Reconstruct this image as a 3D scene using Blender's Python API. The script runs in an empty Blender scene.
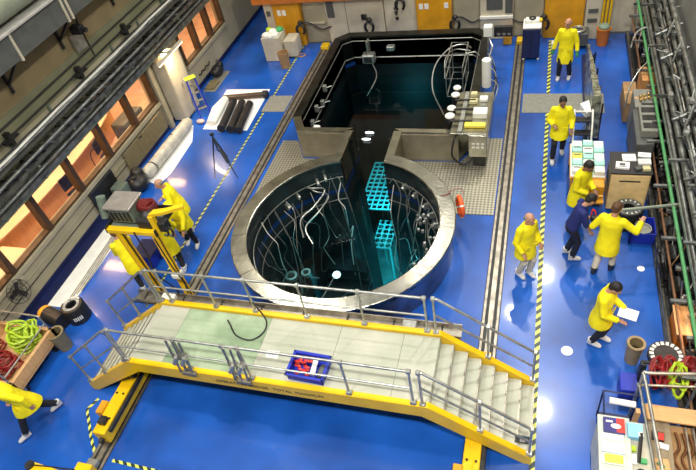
import bpy, bmesh, math, random
from mathutils import Vector, Matrix, Euler
import numpy as np
random.seed(7)
V = Vector
C = bpy.context.scene.collection
scn = bpy.context.scene
# ---------------------------------------------------------------- camera
cam_d = bpy.data.cameras.new('camera'); cam = bpy.data.objects.new('camera', cam_d); C.objects.link(cam)
cam_d.sensor_fit = 'HORIZONTAL'; cam_d.sensor_width = 36.0; cam_d.lens = 582.08 / 696 * 36.0
cam_d.clip_start = 0.1; cam_d.clip_end = 200
YAW, PITCH, ROLL = 0.41714, 0.768443, -0.228953
cyw, syw = math.cos(YAW), math.sin(YAW)
fwd = V((-syw*math.cos(PITCH), cyw*math.cos(PITCH), -math.sin(PITCH)))
rgt = V((cyw, syw, 0)); upv = rgt.cross(fwd)
r2 = math.cos(ROLL)*rgt + math.sin(ROLL)*upv
u2 = -math.sin(ROLL)*rgt + math.cos(ROLL)*upv
cam.matrix_world = Matrix(((r2.x, u2.x, -fwd.x, 3.826), (r2.y, u2.y, -fwd.y, -8.439), (r2.z, u2.z, -fwd.z, 9.359), (0, 0, 0, 1)))
scn.camera = cam
# ---------------------------------------------------------------- world, lights, exposure
w = bpy.data.worlds.new('hall_air'); scn.world = w; w.use_nodes = True
w.node_tree.nodes['Background'].inputs[0].default_value = (0.80, 0.86, 1.0, 1)
w.node_tree.nodes['Background'].inputs[1].default_value = 0.11
scn.view_settings.view_transform = 'Standard'; scn.view_settings.look = 'None'
scn.view_settings.exposure = -0.80; scn.view_settings.gamma = 1.0; scn.view_settings.use_curve_mapping = False
def lamp(name, kind, loc, energy, col=(1, 1, 1), size=0.9, aim=None, size_y=None, spread=None):
    d = bpy.data.lights.new(name, kind); d.energy = energy; d.color = col
    if kind == 'AREA':
        d.shape = 'RECTANGLE' if size_y else 'DISK'; d.size = size
        if size_y: d.size_y = size_y
        if spread: d.spread = spread
    else: d.shadow_soft_size = size
    o = bpy.data.objects.new(name, d); C.objects.link(o); o.location = loc
    if aim is not None: o.rotation_euler = (V(aim) - V(loc)).to_track_quat('-Z', 'Y').to_euler()
    return o
for (x, y, e) in ((4.9, 4.4, 1300), (4.9, 11.9, 1100), (3.5, 9.3, 700), (-6.2, 7.2, 900), (-3.6, -3.5, 1000), (4.9, -9.5, 2800), (0.4, -9.5, 1500), (-1.0, 11.4, 450), (-5.5, -9.0, 1000)):  # the lamps behind the camera are added fill for faces turned towards it
    lamp('high_bay_and_fill', 'AREA', (x, y, 14), e, (1.0, 0.96, 0.88), 0.5)
lamp('fluorescent_lamp', 'AREA', (-6.40, 5.15, 2.10), 100, (1.0, 0.72, 0.42), 1.4, (-6.3, 5.3, 0), 0.1)
for y in (-3.0, -1.0, 1.0, 3.0, 5.0, 7.0, 9.5, 12.0):
    lamp('control_room_lamp', 'AREA', (-8.3, y, 2.75), 125, (1.0, 0.62, 0.34), 1.0, (-8.3, y, 0), 0.4)
lamp('sodium_lamp', 'AREA', (6.2, 9.3, 5.6), 30, (1.0, 0.55, 0.25), 0.5, (5.6, 4, 0))
lamp('bench_fill_light', 'AREA', (6.5, -4.0, 2.7), 30, (1.0, 0.62, 0.32), 0.5, (6.1, -4.0, 0))  # warm fill added over the timber bench, no known fitting there
lamp('sodium_lamp', 'AREA', (6.7, -1.6, 1.0), 30, (1.0, 0.6, 0.35), 0.3, (6.0, -2.2, 0))
lamp('pool_lamp', 'POINT', (-0.7, 5.0, -2.9), 80, (0.15, 0.85, 1.0), 0.15)
lamp('pool_lamp', 'POINT', (0.45, 1.0, -4.0), 420, (0.1, 0.75, 0.85), 0.15)
# ---------------------------------------------------------------- materials
MATS = {}
def mat(name, rgb, rough=0.5, metal=0.0, var=0.12, scale=6.0, bump=0.0, bscale=40, emit=None, estr=0, coat=0, tint=None, aniso=None):
    if name in MATS: return MATS[name]
    m = bpy.data.materials.new(name); m.use_nodes = True; nt = m.node_tree; b = nt.nodes['Principled BSDF']
    b.inputs['Roughness'].default_value = rough; b.inputs['Metallic'].default_value = metal
    if coat: b.inputs['Coat Weight'].default_value = coat; b.inputs['Coat Roughness'].default_value = 0.07
    tc = nt.nodes.new('ShaderNodeTexCoord'); n = nt.nodes.new('ShaderNodeTexNoise')
    n.inputs['Scale'].default_value = scale; n.inputs['Detail'].default_value = 5
    mp = nt.nodes.new('ShaderNodeMapping'); nt.links.new(tc.outputs['Object'], mp.inputs[0]); nt.links.new(mp.outputs[0], n.inputs['Vector'])
    if aniso: mp.inputs['Scale'].default_value = aniso
    r = nt.nodes.new('ShaderNodeValToRGB'); lo = [max(0, c*(1-var)) for c in rgb]; hi = [min(1, c*(1+var)) for c in (tint or rgb)]
    r.color_ramp.elements[0].position = 0.32; r.color_ramp.elements[1].position = 0.68
    r.color_ramp.elements[0].color = (*lo, 1); r.color_ramp.elements[1].color = (*hi, 1)
    nt.links.new(n.outputs['Fac'], r.inputs[0]); nt.links.new(r.outputs[0], b.inputs['Base Color'])
    if bump:
        n2 = nt.nodes.new('ShaderNodeTexNoise'); n2.inputs['Scale'].default_value = bscale; nt.links.new(mp.outputs[0], n2.inputs['Vector'])
        bp = nt.nodes.new('ShaderNodeBump'); bp.inputs['Strength'].default_value = bump; bp.inputs['Distance'].default_value = 0.02
        nt.links.new(n2.outputs['Fac'], bp.inputs['Height']); nt.links.new(bp.outputs[0], b.inputs['Normal'])
    if emit: b.inputs['Emission Color'].default_value = (*emit, 1); b.inputs['Emission Strength'].default_value = estr
    MATS[name] = m; return m
M_floor = mat('blue_epoxy', (0.006, 0.070, 0.36), 0.28, 0, 0.24, 0.7, 0.03, 3, tint=(0.010, 0.092, 0.44), coat=0.35)
M_steel = mat('brushed_steel', (0.44, 0.43, 0.36), 0.24, 1.0, 0.25, 3, 0.15, 14)
M_steel_d = mat('wet_dark_steel', (0.045, 0.045, 0.04), 0.30, 0.85, 0.5, 2.0, 0.2, 5)
M_liner = mat('pool_liner_steel', (0.028, 0.045, 0.05), 0.30, 0.6, 0.5, 1.5, 0.2, 5)  # base colour darkened for the shade inside the round pool
M_liner_d = mat('shaded_pool_liner', (0.004, 0.005, 0.006), 0.35, 0.4, 0.5, 1.5, 0.2, 5)  # near-black base colour holds the darkness down in the service pool
M_pipe = mat('galvanised_pipe', (0.42, 0.43, 0.40), 0.38, 0.8, 0.25, 8)
M_rack = mat('dull_rack_pipe', (0.19, 0.20, 0.19), 0.42, 0.7, 0.5, 5)
M_rail = mat('rail_steel', (0.33, 0.30, 0.25), 0.4, 0.8, 0.3, 6)
M_dark = mat('dark_steel', (0.035, 0.035, 0.035), 0.5, 0.5, 0.4, 8)
M_black = mat('black_rubber', (0.012, 0.012, 0.013), 0.45, 0, 0.4, 10)
M_yel = mat('yellow_paint', (0.80, 0.50, 0.004), 0.38, 0, 0.10, 3)
M_yel_o = mat('ochre_paint', (0.66, 0.31, 0.008), 0.5, 0, 0.18, 2)
M_oran = mat('orange_paint', (0.55, 0.16, 0.02), 0.5, 0, 0.15, 2)
M_cream = mat('cream_paint', (0.55, 0.50, 0.38), 0.5, 0, 0.15, 2)
M_beige = mat('beige_wall_paint', (0.36, 0.33, 0.23), 0.6, 0, 0.12, 1.5)
M_olive = mat('olive_wall_paint', (0.17, 0.17, 0.10), 0.7, 0, 0.15, 1.2)
M_brown = mat('tan_wall_paint', (0.22, 0.17, 0.085), 0.8, 0, 0.15, 1.2)
M_grey = mat('grey_panel', (0.085, 0.09, 0.085), 0.6, 0, 0.15, 4)
M_gmat = mat('grey_mat', (0.22, 0.22, 0.19), 0.6, 0, 0.12, 10, 0.2, 60)
M_white = mat('white_plastic', (0.78, 0.78, 0.72), 0.5, 0, 0.06, 5)
M_paper = mat('paper', (0.85, 0.85, 0.85), 0.6, 0, 0.03, 5)
M_deck = mat('deck_vinyl', (0.40, 0.43, 0.33), 0.45, 0, 0.12, 1.2, 0.05, 20, tint=(0.42, 0.42, 0.35))
M_deckg = mat('green_deck_vinyl', (0.24, 0.34, 0.20), 0.45, 0, 0.18, 1.6, tint=(0.33, 0.41, 0.28))
M_wood = mat('window_frame_timber', (0.07, 0.038, 0.016), 0.5, 0, 0.2, 6)
M_room = mat('salmon_carpet', (0.72, 0.46, 0.34), 0.8, 0, 0.12, 3)
M_desk = mat('pale_laminate', (0.85, 0.66, 0.48), 0.4, 0, 0.06, 3)
M_blue = mat('blue_plastic', (0.012, 0.03, 0.42), 0.4, 0, 0.1, 5)
M_navy = mat('navy_plastic', (0.006, 0.012, 0.07), 0.4, 0, 0.2, 5)
M_red = mat('red_hose', (0.22, 0.006, 0.008), 0.45, 0, 0.3, 12)
M_lime = mat('lime_hose', (0.38, 0.55, 0.02), 0.45, 0, 0.3, 12)
M_green = mat('green_pipe_paint', (0.07, 0.28, 0.10), 0.4, 0, 0.15, 6)
M_tealp = mat('pale_teal_plastic', (0.36, 0.72, 0.62), 0.4, 0, 0.08, 6)
M_lblue = mat('pale_blue_card', (0.25, 0.55, 0.80), 0.6, 0, 0.08, 6)
M_ybox = mat('yellow_tray', (0.80, 0.66, 0.08), 0.5, 0, 0.08, 6)
M_hoodg = mat('machine_green', (0.14, 0.18, 0.14), 0.5, 0.1, 0.2, 8)
M_carton = mat('brown_carton', (0.33, 0.20, 0.09), 0.8, 0, 0.15, 4)
M_oak = mat('pale_timber', (0.60, 0.36, 0.16), 0.6, 0, 0.12, 3, aniso=(1, 8, 1))
M_bin = mat('waste_bin_plastic', (0.19, 0.16, 0.085), 0.5, 0, 0.15, 8)
M_concr = mat('grey_concrete', (0.22, 0.22, 0.20), 0.75, 0, 0.35, 0.6, 0.2, 6, aniso=(1, 1, 0.15))
M_film = mat('crumpled_film', (0.28, 0.29, 0.22), 0.25, 0.4, 0.75, 7, 0.6, 12)
M_teal = mat('glow_tinted_rack', (0.10, 0.80, 0.85), 0.5, 0, 0.15, 5)  # base colour carries the teal of the underwater glow
M_tealf = mat('teal_pool_floor', (0.05, 0.45, 0.48), 0.5, 0, 0.25, 2)  # teal of the underwater light put into the floor colour
M_orj = mat('lifebuoy_orange', (0.85, 0.12, 0.02), 0.45, 0, 0.1, 5)
M_lamp = mat('lit_tube', (1, 0.85, 0.6), 0.5, emit=(1, 0.72, 0.40), estr=9)
M_bulb = mat('lit_underwater_bulb', (1, 1, 1), 0.5, emit=(0.9, 1.0, 1.0), estr=5)
# people
M_coat = mat('yellow_coat_cloth', (0.92, 0.80, 0.002), 0.7, 0, 0.10, 7, 0.35, 16)
M_skin = mat('skin', (0.50, 0.26, 0.17), 0.5, 0, 0.08, 8)
M_skin_d = mat('brown_skin', (0.24, 0.12, 0.07), 0.5, 0, 0.08, 8)
M_trs = mat('black_trousers', (0.010, 0.011, 0.016), 0.8, 0, 0.2, 8, 0.4, 14)
M_crt = mat('cream_trousers', (0.55, 0.52, 0.42), 0.8, 0, 0.08, 8, 0.4, 14)
M_nvt = mat('navy_shirt_cloth', (0.012, 0.020, 0.14), 0.8, 0, 0.2, 8, 0.4, 14)
M_cover = mat('white_overshoe', (0.55, 0.56, 0.58), 0.7, 0, 0.12, 10)
M_shoe = mat('black_shoe', (0.012, 0.012, 0.014), 0.4, 0, 0.1, 8)
M_hblk = mat('black_hair', (0.012, 0.010, 0.008), 0.6, 0, 0.3, 30, 0.5, 60)
M_hbrn = mat('brown_hair', (0.10, 0.045, 0.018), 0.6, 0, 0.3, 30, 0.5, 60)
M_hgry = mat('grey_hair', (0.22, 0.21, 0.20), 0.6, 0, 0.3, 30, 0.5, 60)
M_eye = mat('eye_dark', (0.03, 0.02, 0.015), 0.2)
M_lip = mat('lip', (0.36, 0.11, 0.09), 0.5)
M_glv = mat('green_glove', (0.03, 0.22, 0.09), 0.5, 0, 0.1, 8)

def stripes():
    m = bpy.data.materials.new('hazard_tape'); m.use_nodes = True; nt = m.node_tree; b = nt.nodes['Principled BSDF']
    b.inputs['Roughness'].default_value = 0.4
    uv = nt.nodes.new('ShaderNodeUVMap'); sp = nt.nodes.new('ShaderNodeSeparateXYZ'); nt.links.new(uv.outputs[0], sp.inputs[0])
    a = nt.nodes.new('ShaderNodeMath'); a.operation = 'ADD'; nt.links.new(sp.outputs[0], a.inputs[0]); nt.links.new(sp.outputs[1], a.inputs[1])
    f = nt.nodes.new('ShaderNodeMath'); f.operation = 'FRACT'; nt.links.new(a.outputs[0], f.inputs[0])
    g = nt.nodes.new('ShaderNodeMath'); g.operation = 'GREATER_THAN'; g.inputs[1].default_value = 0.5; nt.links.new(f.outputs[0], g.inputs[0])
    mx = nt.nodes.new('ShaderNodeMix'); mx.data_type = 'RGBA'; nt.links.new(g.outputs[0], mx.inputs['Factor'])
    mx.inputs['A'].default_value = (0.62, 0.66, 0.12, 1); mx.inputs['B'].default_value = (0.012, 0.03, 0.03, 1)
    nt.links.new(mx.outputs['Result'], b.inputs['Base Color']); return m
M_haz = stripes()
def chequer():
    m = bpy.data.materials.new('chequer_plate_steel'); m.use_nodes = True; nt = m.node_tree; b = nt.nodes['Principled BSDF']
    b.inputs['Roughness'].default_value = 0.42; b.inputs['Metallic'].default_value = 0.55
    tc = nt.nodes.new('ShaderNodeTexCoord'); mp = nt.nodes.new('ShaderNodeMapping'); mp.inputs['Scale'].default_value = (1, 1, 1); mp.inputs['Rotation'].default_value = (0, 0, 0.785)
    nt.links.new(tc.outputs['Object'], mp.inputs[0])
    v = nt.nodes.new('ShaderNodeTexChecker'); v.inputs['Scale'].default_value = 17; nt.links.new(mp.outputs[0], v.inputs['Vector'])
    v.inputs['Color1'].default_value = (0.44, 0.42, 0.33, 1); v.inputs['Color2'].default_value = (0.22, 0.21, 0.165, 1)
    nt.links.new(v.outputs['Color'], b.inputs['Base Color'])
    bp = nt.nodes.new('ShaderNodeBump'); bp.inputs['Distance'].default_value = 0.01; nt.links.new(v.outputs['Fac'], bp.inputs['Height']); nt.links.new(bp.outputs[0], b.inputs['Normal']); return m
M_chq = chequer()
def thin_glass(name, tint, fac_scale=1.0, rough=0.02, bump=0):
    m = bpy.data.materials.new(name); m.use_nodes = True; nt = m.node_tree; nt.nodes.remove(nt.nodes['Principled BSDF'])
    out = nt.nodes['Material Output']; t = nt.nodes.new('ShaderNodeBsdfTransparent'); t.inputs[0].default_value = (*tint, 1)
    g = nt.nodes.new('ShaderNodeBsdfGlossy'); g.inputs['Roughness'].default_value = rough
    f = nt.nodes.new('ShaderNodeFresnel'); ge = nt.nodes.new('ShaderNodeNewGeometry'); mr = nt.nodes.new('ShaderNodeMapRange'); mr.inputs['To Min'].default_value = 1.33; mr.inputs['To Max'].default_value = 1/1.33
    nt.links.new(ge.outputs['Backfacing'], mr.inputs['Value']); nt.links.new(mr.outputs[0], f.inputs['IOR'])
    mx = nt.nodes.new('ShaderNodeMixShader'); nt.links.new(f.outputs[0], mx.inputs[0]); nt.links.new(t.outputs[0], mx.inputs[1]); nt.links.new(g.outputs[0], mx.inputs[2])
    if bump:
        n = nt.nodes.new('ShaderNodeTexNoise'); n.inputs['Scale'].default_value = 2.5; bp = nt.nodes.new('ShaderNodeBump'); bp.inputs['Strength'].default_value = bump
        nt.links.new(n.outputs['Fac'], bp.inputs['Height']); nt.links.new(bp.outputs[0], g.inputs['Normal'])
    nt.links.new(mx.outputs[0], out.inputs['Surface']); return m
M_glass = thin_glass('window_glass', (0.93, 0.93, 0.9))
M_water = thin_glass('pool_water', (0.46, 0.74, 0.78), bump=0.1)
# ---------------------------------------------------------------- mesh helpers
class B:
    def __init__(s): s.bm = bmesh.new()
    def box(s, x0, x1, y0, y1, z0, z1, bev=0.0, rz=0, piv=None):
        r = bmesh.ops.create_cube(s.bm, size=1); vs = r['verts']
        for v in vs: v.co = V(((x0+x1)/2 + v.co.x*(x1-x0), (y0+y1)/2 + v.co.y*(y1-y0), (z0+z1)/2 + v.co.z*(z1-z0)))
        if rz:
            p = piv or ((x0+x1)/2, (y0+y1)/2); R = Matrix.Rotation(rz, 3, 'Z'); p = V((p[0], p[1], 0))
            for v in vs: v.co = R @ (v.co - p) + p
        if bev:
            es = list({e for v in vs for e in v.link_edges}); bmesh.ops.bevel(s.bm, geom=es, offset=bev, segments=1, affect='EDGES')
        return s
    def obox(s, p, q, wd, ht, bev=0.0, up=(0, 0, 1)):      # bar from p to q
        p, q = V(p), V(q); d = (q-p); L = d.length; d.normalize(); u = V(up); sx = d.cross(u)
        if sx.length < 1e-4: sx = d.cross(V((1, 0, 0)))
        sx.normalize(); u = sx.cross(d)
        r = bmesh.ops.create_cube(s.bm, size=1); m = (p+q)/2; vs = r['verts']
        for v in vs: v.co = m + d*v.co.x*L + sx*v.co.y*wd + u*v.co.z*ht
        if bev:
            es = list({e for v in vs for e in v.link_edges}); bmesh.ops.bevel(s.bm, geom=es, offset=bev, segments=1, affect='EDGES')
        return s
    def tube(s, pts, r, n=8, cap=True, closed=False):
        pts = [V(p) for p in pts]; N = len(pts); rings = []; rr = r if isinstance(r, (list, tuple)) else [r]*N
        prev = None
        for i, p in enumerate(pts):
            if closed: d = pts[(i+1) % N] - pts[i-1]
            else: d = (pts[min(i+1, N-1)] - pts[max(i-1, 0)])
            if d.length < 1e-9: d = V((0, 0, 1))
            d.normalize()
            if prev is None:
                a = V((0, 0, 1)) if abs(d.z) < 0.9 else V((1, 0, 0)); u = d.cross(a).normalized()
            else:
                u = (prev - d*prev.dot(d)); u = u.normalized() if u.length > 1e-6 else d.orthogonal().normalized()
            prev = u; v = d.cross(u)
            rings.append([s.bm.verts.new(p + (u*math.cos(t) + v*math.sin(t))*rr[i]) for t in [2*math.pi*k/n for k in range(n)]])
        for i in range(N if closed else N-1):
            a, b = rings[i], rings[(i+1) % N]
            for k in range(n): s.bm.faces.new((a[k], a[(k+1) % n], b[(k+1) % n], b[k]))
        if cap and not closed:
            s.bm.faces.new(rings[0][::-1]); s.bm.faces.new(rings[-1])
        return s
    def cyl(s, x, y, z0, z1, r, n=20, r2=None): return s.tube([(x, y, z0), (x, y, z1)], [r, r if r2 is None else r2], n)
    def lathe(s, prof, n=28, c=(0, 0, 0), a0=0, a1=2*math.pi, closed_prof=False):
        full = abs(a1-a0-2*math.pi) < 1e-6; cnt = n if full else n+1; rings = []
        for k in range(cnt):
            t = a0 + (a1-a0)*k/n
            rings.append([s.bm.verts.new((c[0]+r*math.cos(t), c[1]+r*math.sin(t), c[2]+z)) for r, z in prof])
        m = len(prof)
        for k in range(n):
            a, b = rings[k], rings[(k+1) % cnt]
            for i in range(m if closed_prof else m-1): s.bm.faces.new((a[i], b[i], b[(i+1) % m], a[(i+1) % m]))
        if closed_prof and not full:
            s.bm.faces.new(rings[0]); s.bm.faces.new(rings[-1][::-1])
        return s
    def prism(s, poly, z0, z1, holes=()):
        loops = [poly] + list(holes); es = []
        for L in loops:
            vs = [s.bm.verts.new((x, y, z1)) for x, y in L]
            es += [s.bm.edges.new((vs[i], vs[(i+1) % len(vs)])) for i in range(len(vs))]
        r = bmesh.ops.triangle_fill(s.bm, edges=es, use_beauty=True); fs = [g for g in r['geom'] if isinstance(g, bmesh.types.BMFace)]
        if z0 != z1:
            e = bmesh.ops.extrude_face_region(s.bm, geom=fs)
            for g in e['geom']:
                if isinstance(g, bmesh.types.BMVert): g.co.z = z0
        return s
    def ball(s, c, r, sub=2, rot=None):
        q = bmesh.ops.create_icosphere(s.bm, subdivisions=sub, radius=1); r = (r, r, r) if not isinstance(r, (tuple, list)) else r
        for v in q['verts']:
            p = V((v.co.x*r[0], v.co.y*r[1], v.co.z*r[2]));
            if rot is not None: p = rot @ p
            v.co = V(c) + p
        return s
    def loft(s, secs, n=20):     # secs: (center, rx, ry, matrix3)
        rings = []
        for c, rx, ry, R in secs:
            rings.append([s.bm.verts.new(V(c) + R @ V((rx*math.cos(t), ry*math.sin(t), 0))) for t in [2*math.pi*k/n for k in range(n)]])
        for a, b in zip(rings, rings[1:]):
            for k in range(n): s.bm.faces.new((a[k], a[(k+1) % n], b[(k+1) % n], b[k]))
        s.bm.faces.new(rings[0][::-1]); s.bm.faces.new(rings[-1]); return s
def obj(name, b, m, parent=None, smooth=False, loc=None, rz=None):
    me = bpy.data.meshes.new(name); bmesh.ops.recalc_face_normals(b.bm, faces=b.bm.faces); b.bm.to_mesh(me); b.bm.free()
    o = bpy.data.objects.new(name, me); C.objects.link(o)
    if m: me.materials.append(m)
    if smooth:
        me.polygons.foreach_set('use_smooth', [True]*len(me.polygons))
        try: me.set_sharp_from_angle(angle=math.radians(40))
        except Exception: pass
    if parent: o.parent = parent
    if loc: o.location = loc
    if rz: o.rotation_euler.z = rz
    return o
def thing(name, label, cat, loc=(0, 0, 0), rz=0, group=None):
    o = bpy.data.objects.new(name, None); o.empty_display_size = 0.1; C.objects.link(o); o.location = loc; o.rotation_euler.z = rz
    o['label'] = label; o['category'] = cat
    if group: o['group'] = group
    return o
def tag(o, label, cat, group=None):
    o['label'] = label; o['category'] = cat
    if group: o['group'] = group
    return o
def struct(o): o['kind'] = 'structure'; return o
def stuff(o): o['kind'] = 'stuff'; return o
def bez(pts, n=6):      # Catmull-Rom through points
    P = [V(p) for p in pts]; P = [P[0]*2-P[1]] + P + [P[-1]*2-P[-2]]; out = []
    for i in range(1, len(P)-2):
        for k in range(n):
            t = k/n; a, b, c, d = P[i-1:i+3]
            out.append(0.5*((2*b) + (c-a)*t + (2*a-5*b+4*c-d)*t*t + (3*b-a-3*c+d)*t**3))
    out.append(P[-2]); return out
def text(name, body, size, loc, R, m, parent=None, ext=0.002):
    cu = bpy.data.curves.new(name, 'FONT'); cu.body = body; cu.size = size; cu.extrude = ext; cu.resolution_u = 2
    t = bpy.data.objects.new(name, cu); C.objects.link(t); bpy.context.view_layer.update()
    me = bpy.data.meshes.new_from_object(t.evaluated_get(bpy.context.evaluated_depsgraph_get())); bpy.data.objects.remove(t)
    o = bpy.data.objects.new(name, me); C.objects.link(o); me.materials.clear(); me.materials.append(m)
    o.matrix_local = Matrix.Translation(loc) @ R.to_4x4()
    if parent: o.parent = parent
    return o
def copyobj(o, parent, loc=None):
    c = o.copy(); C.objects.link(c); c.parent = parent
    if loc: c.location = loc
    return c
# ================================================================ SETTING
def arc(r, a0, a1, n): return [(r*math.cos(math.radians(a0+(a1-a0)*k/n)), r*math.sin(math.radians(a0+(a1-a0)*k/n))) for k in range(n+1)]
ring_in = arc(2.12, 105.9, 436.6, 60)
POOL = ring_in + [(0.49, 3.40), (1.95, 3.40), (2.20, 3.90), (2.20, 8.05), (1.92, 8.30), (-1.92, 8.30), (-2.20, 8.05), (-2.20, 3.90), (-1.95, 3.40), (-0.58, 3.40)]
b = B().prism([(-6.95, -14), (7.6, -14), (7.6, 9.6), (-5.3, 9.6), (-5.3, 14), (-6.95, 14)], -0.12, 0.0, [POOL])
struct(obj('floor', b, M_floor))
b = B()                                                  # liner walls of both pools and the canal between
n = len(POOL); top = [b.bm.verts.new((x, y, 0.80)) for x, y in POOL]; bot = [b.bm.verts.new((x, y, -6.2)) for x, y in POOL]
for i in range(n): b.bm.faces.new((top[i], top[(i+1) % n], bot[(i+1) % n], bot[i]))
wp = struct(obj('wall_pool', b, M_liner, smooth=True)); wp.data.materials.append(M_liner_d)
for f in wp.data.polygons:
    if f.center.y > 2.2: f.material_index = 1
struct(obj('floor_pool', B().prism(POOL, -6.3, -6.2), M_tealf))
# left wall with its windows
wl = B().box(-7.25, -6.95, -9, 14, 0, 0.95).box(-7.25, -6.95, -9, 14, 2.4, 3.2).box(-7.25, -6.95, 4.4, 6.4, 0.95, 2.4).box(-7.25, -6.95, 9.5, 14, 0.95, 2.4).box(-7.25, -6.95, -9, -5.3, 0.95, 2.4)
struct(obj('wall_left', wl, M_beige))
struct(obj('trim_1', B().box(-7.3, -6.93, -9, 14, 3.2, 3.72), M_olive))
struct(obj('wall_left_upper', B().box(-7.3, -6.96, -9, 14, 3.72, 15), M_brown))
struct(obj('trim_2', B().box(-6.96, -6.86, -5.3, 4.45, 0.86, 0.98, 0.01), M_beige))
struct(obj('trim_3', B().box(-6.96, -6.86, 6.4, 9.5, 0.86, 0.98, 0.01), M_beige))
struct(obj('baseboard_left', B().box(-6.95, -6.92, -9, 14, 0.0, 0.14), M_navy))
for k, z in enumerate((0.45, 0.62)):
    struct(obj('trim_%d' % (4+k), B().tube([(-6.92, -9, z), (-6.92, 4.3, z)], 0.012, 6), M_dark if k == 0 else M_beige))
yw = [-5.3, -3.8, -2.4, -1.0, 0.4, 1.8, 3.2, 4.4]
segs = list(zip(yw, yw[1:])) + [(6.45, 7.5), (7.5, 8.5), (8.5, 9.5)]
for k, (y0, y1) in enumerate(segs):
    z0, z1 = 0.98, 2.4
    f = B().box(-7.12, -6.90, y0-0.01, y0+0.07, z0, z1, 0.008).box(-7.12, -6.90, y1-0.07, y1+0.01, z0, z1, 0.008).box(-7.10, -6.92, y0+0.07, y1-0.07, z0, z0+0.06).box(-7.10, -6.92, y0+0.07, y1-0.07, z1-0.06, z1)
    fo = struct(obj('window_%d' % (k+1), f, M_wood))
    obj('pane', B().box(-7.02, -7.01, y0+0.07, y1-0.07, z0+0.06, z1-0.06), M_glass, fo)
# control room beyond the left windows
struct(obj('floor_control_room', B().box(-11, -7.25, -9, 14, -0.1, 0.0), M_room))
struct(obj('wall_control_room', B().box(-11.2, -11, -9, 14, 0, 3), M_cream))
struct(obj('ceiling_control_room', B().box(-11.2, -7.3, -9, 14, 2.95, 3.05), M_cream))
struct(obj('wall_back', B().box(-5.3, 7.1, 9.75, 16.0, 0, 3.3), M_cream)); struct(obj('wall_far', B().box(-7.3, 7.4, 16.0, 16.2, 0, 15), M_beige))
struct(obj('wall_alcove', B().box(-6.95, -5.3, 14, 14.2, 0, 3.3), M_beige))
struct(obj('wall_right', B().box(7.10, 7.4, -14, 16, 0, 15), M_concr))
# ---------------------------------------------------------------- pool curbs
t = thing('pool_curb', 'round raised stainless steel curb around the blue-lit reactor pool', 'pool curb')
A0, A1 = math.radians(105.9), math.radians(436.6)
obj('outer_skirt', B().lathe([(2.36, 0.0), (2.36, 0.80), (2.125, 0.80), (2.125, 0.0)], 72, a0=A0, a1=A1, closed_prof=True), mat('blue_reflection_steel', (0.22, 0.23, 0.27), 0.22, 0.9, 0.3, 3), t, True)  # blue reflection of the floor is tinted into the skirt colour
nf = 22
for k in range(nf):
    a0 = A0 + (A1-A0)*k/nf + 0.0015; a1 = A0 + (A1-A0)*(k+1)/nf - 0.0015
    dz = random.uniform(-0.003, 0.003)
    obj('flange_plate', B().lathe([(2.105, 0.795), (2.105, 0.852+dz), (2.12, 0.86+dz), (2.43, 0.86+dz), (2.445, 0.85), (2.445, 0.795)], 4, a0=a0, a1=a1, closed_prof=True), M_steel, t, False)
for k in range(30):
    a = A0 + (A1-A0)*(k+0.5)/30
    if 200 < math.degrees(a) < 400:
        c, s = math.cos(a), math.sin(a)
        obj('vent_slot', B().obox((2.365*c-0.07*s, 2.365*s+0.07*c, 0.66), (2.365*c+0.07*s, 2.365*s-0.07*c, 0.66), 0.01, 0.03), M_black, t)
obj('inner_rail', B().tube([(2.06*math.cos(A0+(A1-A0)*k/70), 2.06*math.sin(A0+(A1-A0)*k/70), 0.42) for k in range(71)], 0.012, 6), M_pipe, t, True)
obj('inner_rail', B().tube([(2.05*math.cos(A0+(A1-A0)*k/70), 2.05*math.sin(A0+(A1-A0)*k/70), -0.28) for k in range(71)], 0.009, 6), M_pipe, t, True)
for s_, x0, x1 in ((-1, -0.80, -0.58), (1, 0.49, 0.71)):
    obj('canal_curb', B().box(x0, x1, 2.12, 3.30, 0, 0.86, 0.01), M_steel, t)
    xe = -0.60 if s_ < 0 else 0.51
    obj('gate_guide', B().box(min(xe, xe+0.07*-s_), max(xe, xe+0.07*-s_), 2.9, 3.0, -3, 0.86), M_steel_d, t)
t = thing('service_pool_curb', 'dark rectangular steel curb with cut corners around the black service pool', 'pool curb')
OUT = [(0.71, 3.22), (2.10, 3.22), (2.42, 3.84), (2.42, 8.15), (2.05, 8.52), (-2.05, 8.52), (-2.42, 8.15), (-2.42, 3.84), (-2.10, 3.22), (-0.80, 3.22)]
INN = POOL[61:71]
def quad_wall(o0, o1, i1, i0, z0, z1): return B().prism([o0, o1, i1, i0], z0, z1)
for i in range(9):
    if i == 9: continue
    m = M_steel if i in (0, 8, 1, 7) else M_steel_d
    o0, o1 = OUT[i], OUT[i+1]; i0, i1 = INN[i], INN[i+1]
    obj('curb_wall', quad_wall(o0, o1, i1, i0, 0.0, 0.80), mat('tank_beige', (.25, .22, .15), .4, .3, .25, 2) if i in (0, 8) else m, t)
    obj('flange_plate', quad_wall(tuple(1.008*c for c in o0), tuple(1.008*c for c in o1), i1, i0, 0.803, 0.86), m, t)
obj('inner_ledge', B().tube([(x*0.985, y if 3.5 < y < 8.2 else (y+0.03 if y < 4 else y-0.03), 0.15) for x, y in INN], 0.02, 6), M_pipe, t)
obj('inner_ledge', B().tube([(x*0.985, y if 3.5 < y < 8.2 else (y+0.03 if y < 4 else y-0.03), 0.72) for x, y in INN[2:8]], 0.012, 6), M_pipe, t)
wtr = obj('pool_water', B().prism(POOL, -0.5, -0.5), M_water)
if wtr.data.polygons[0].normal.z < 0: wtr.data.flip_normals()
tag(wtr, 'clear dark teal water filling the round and rectangular pools', 'water')
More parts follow.
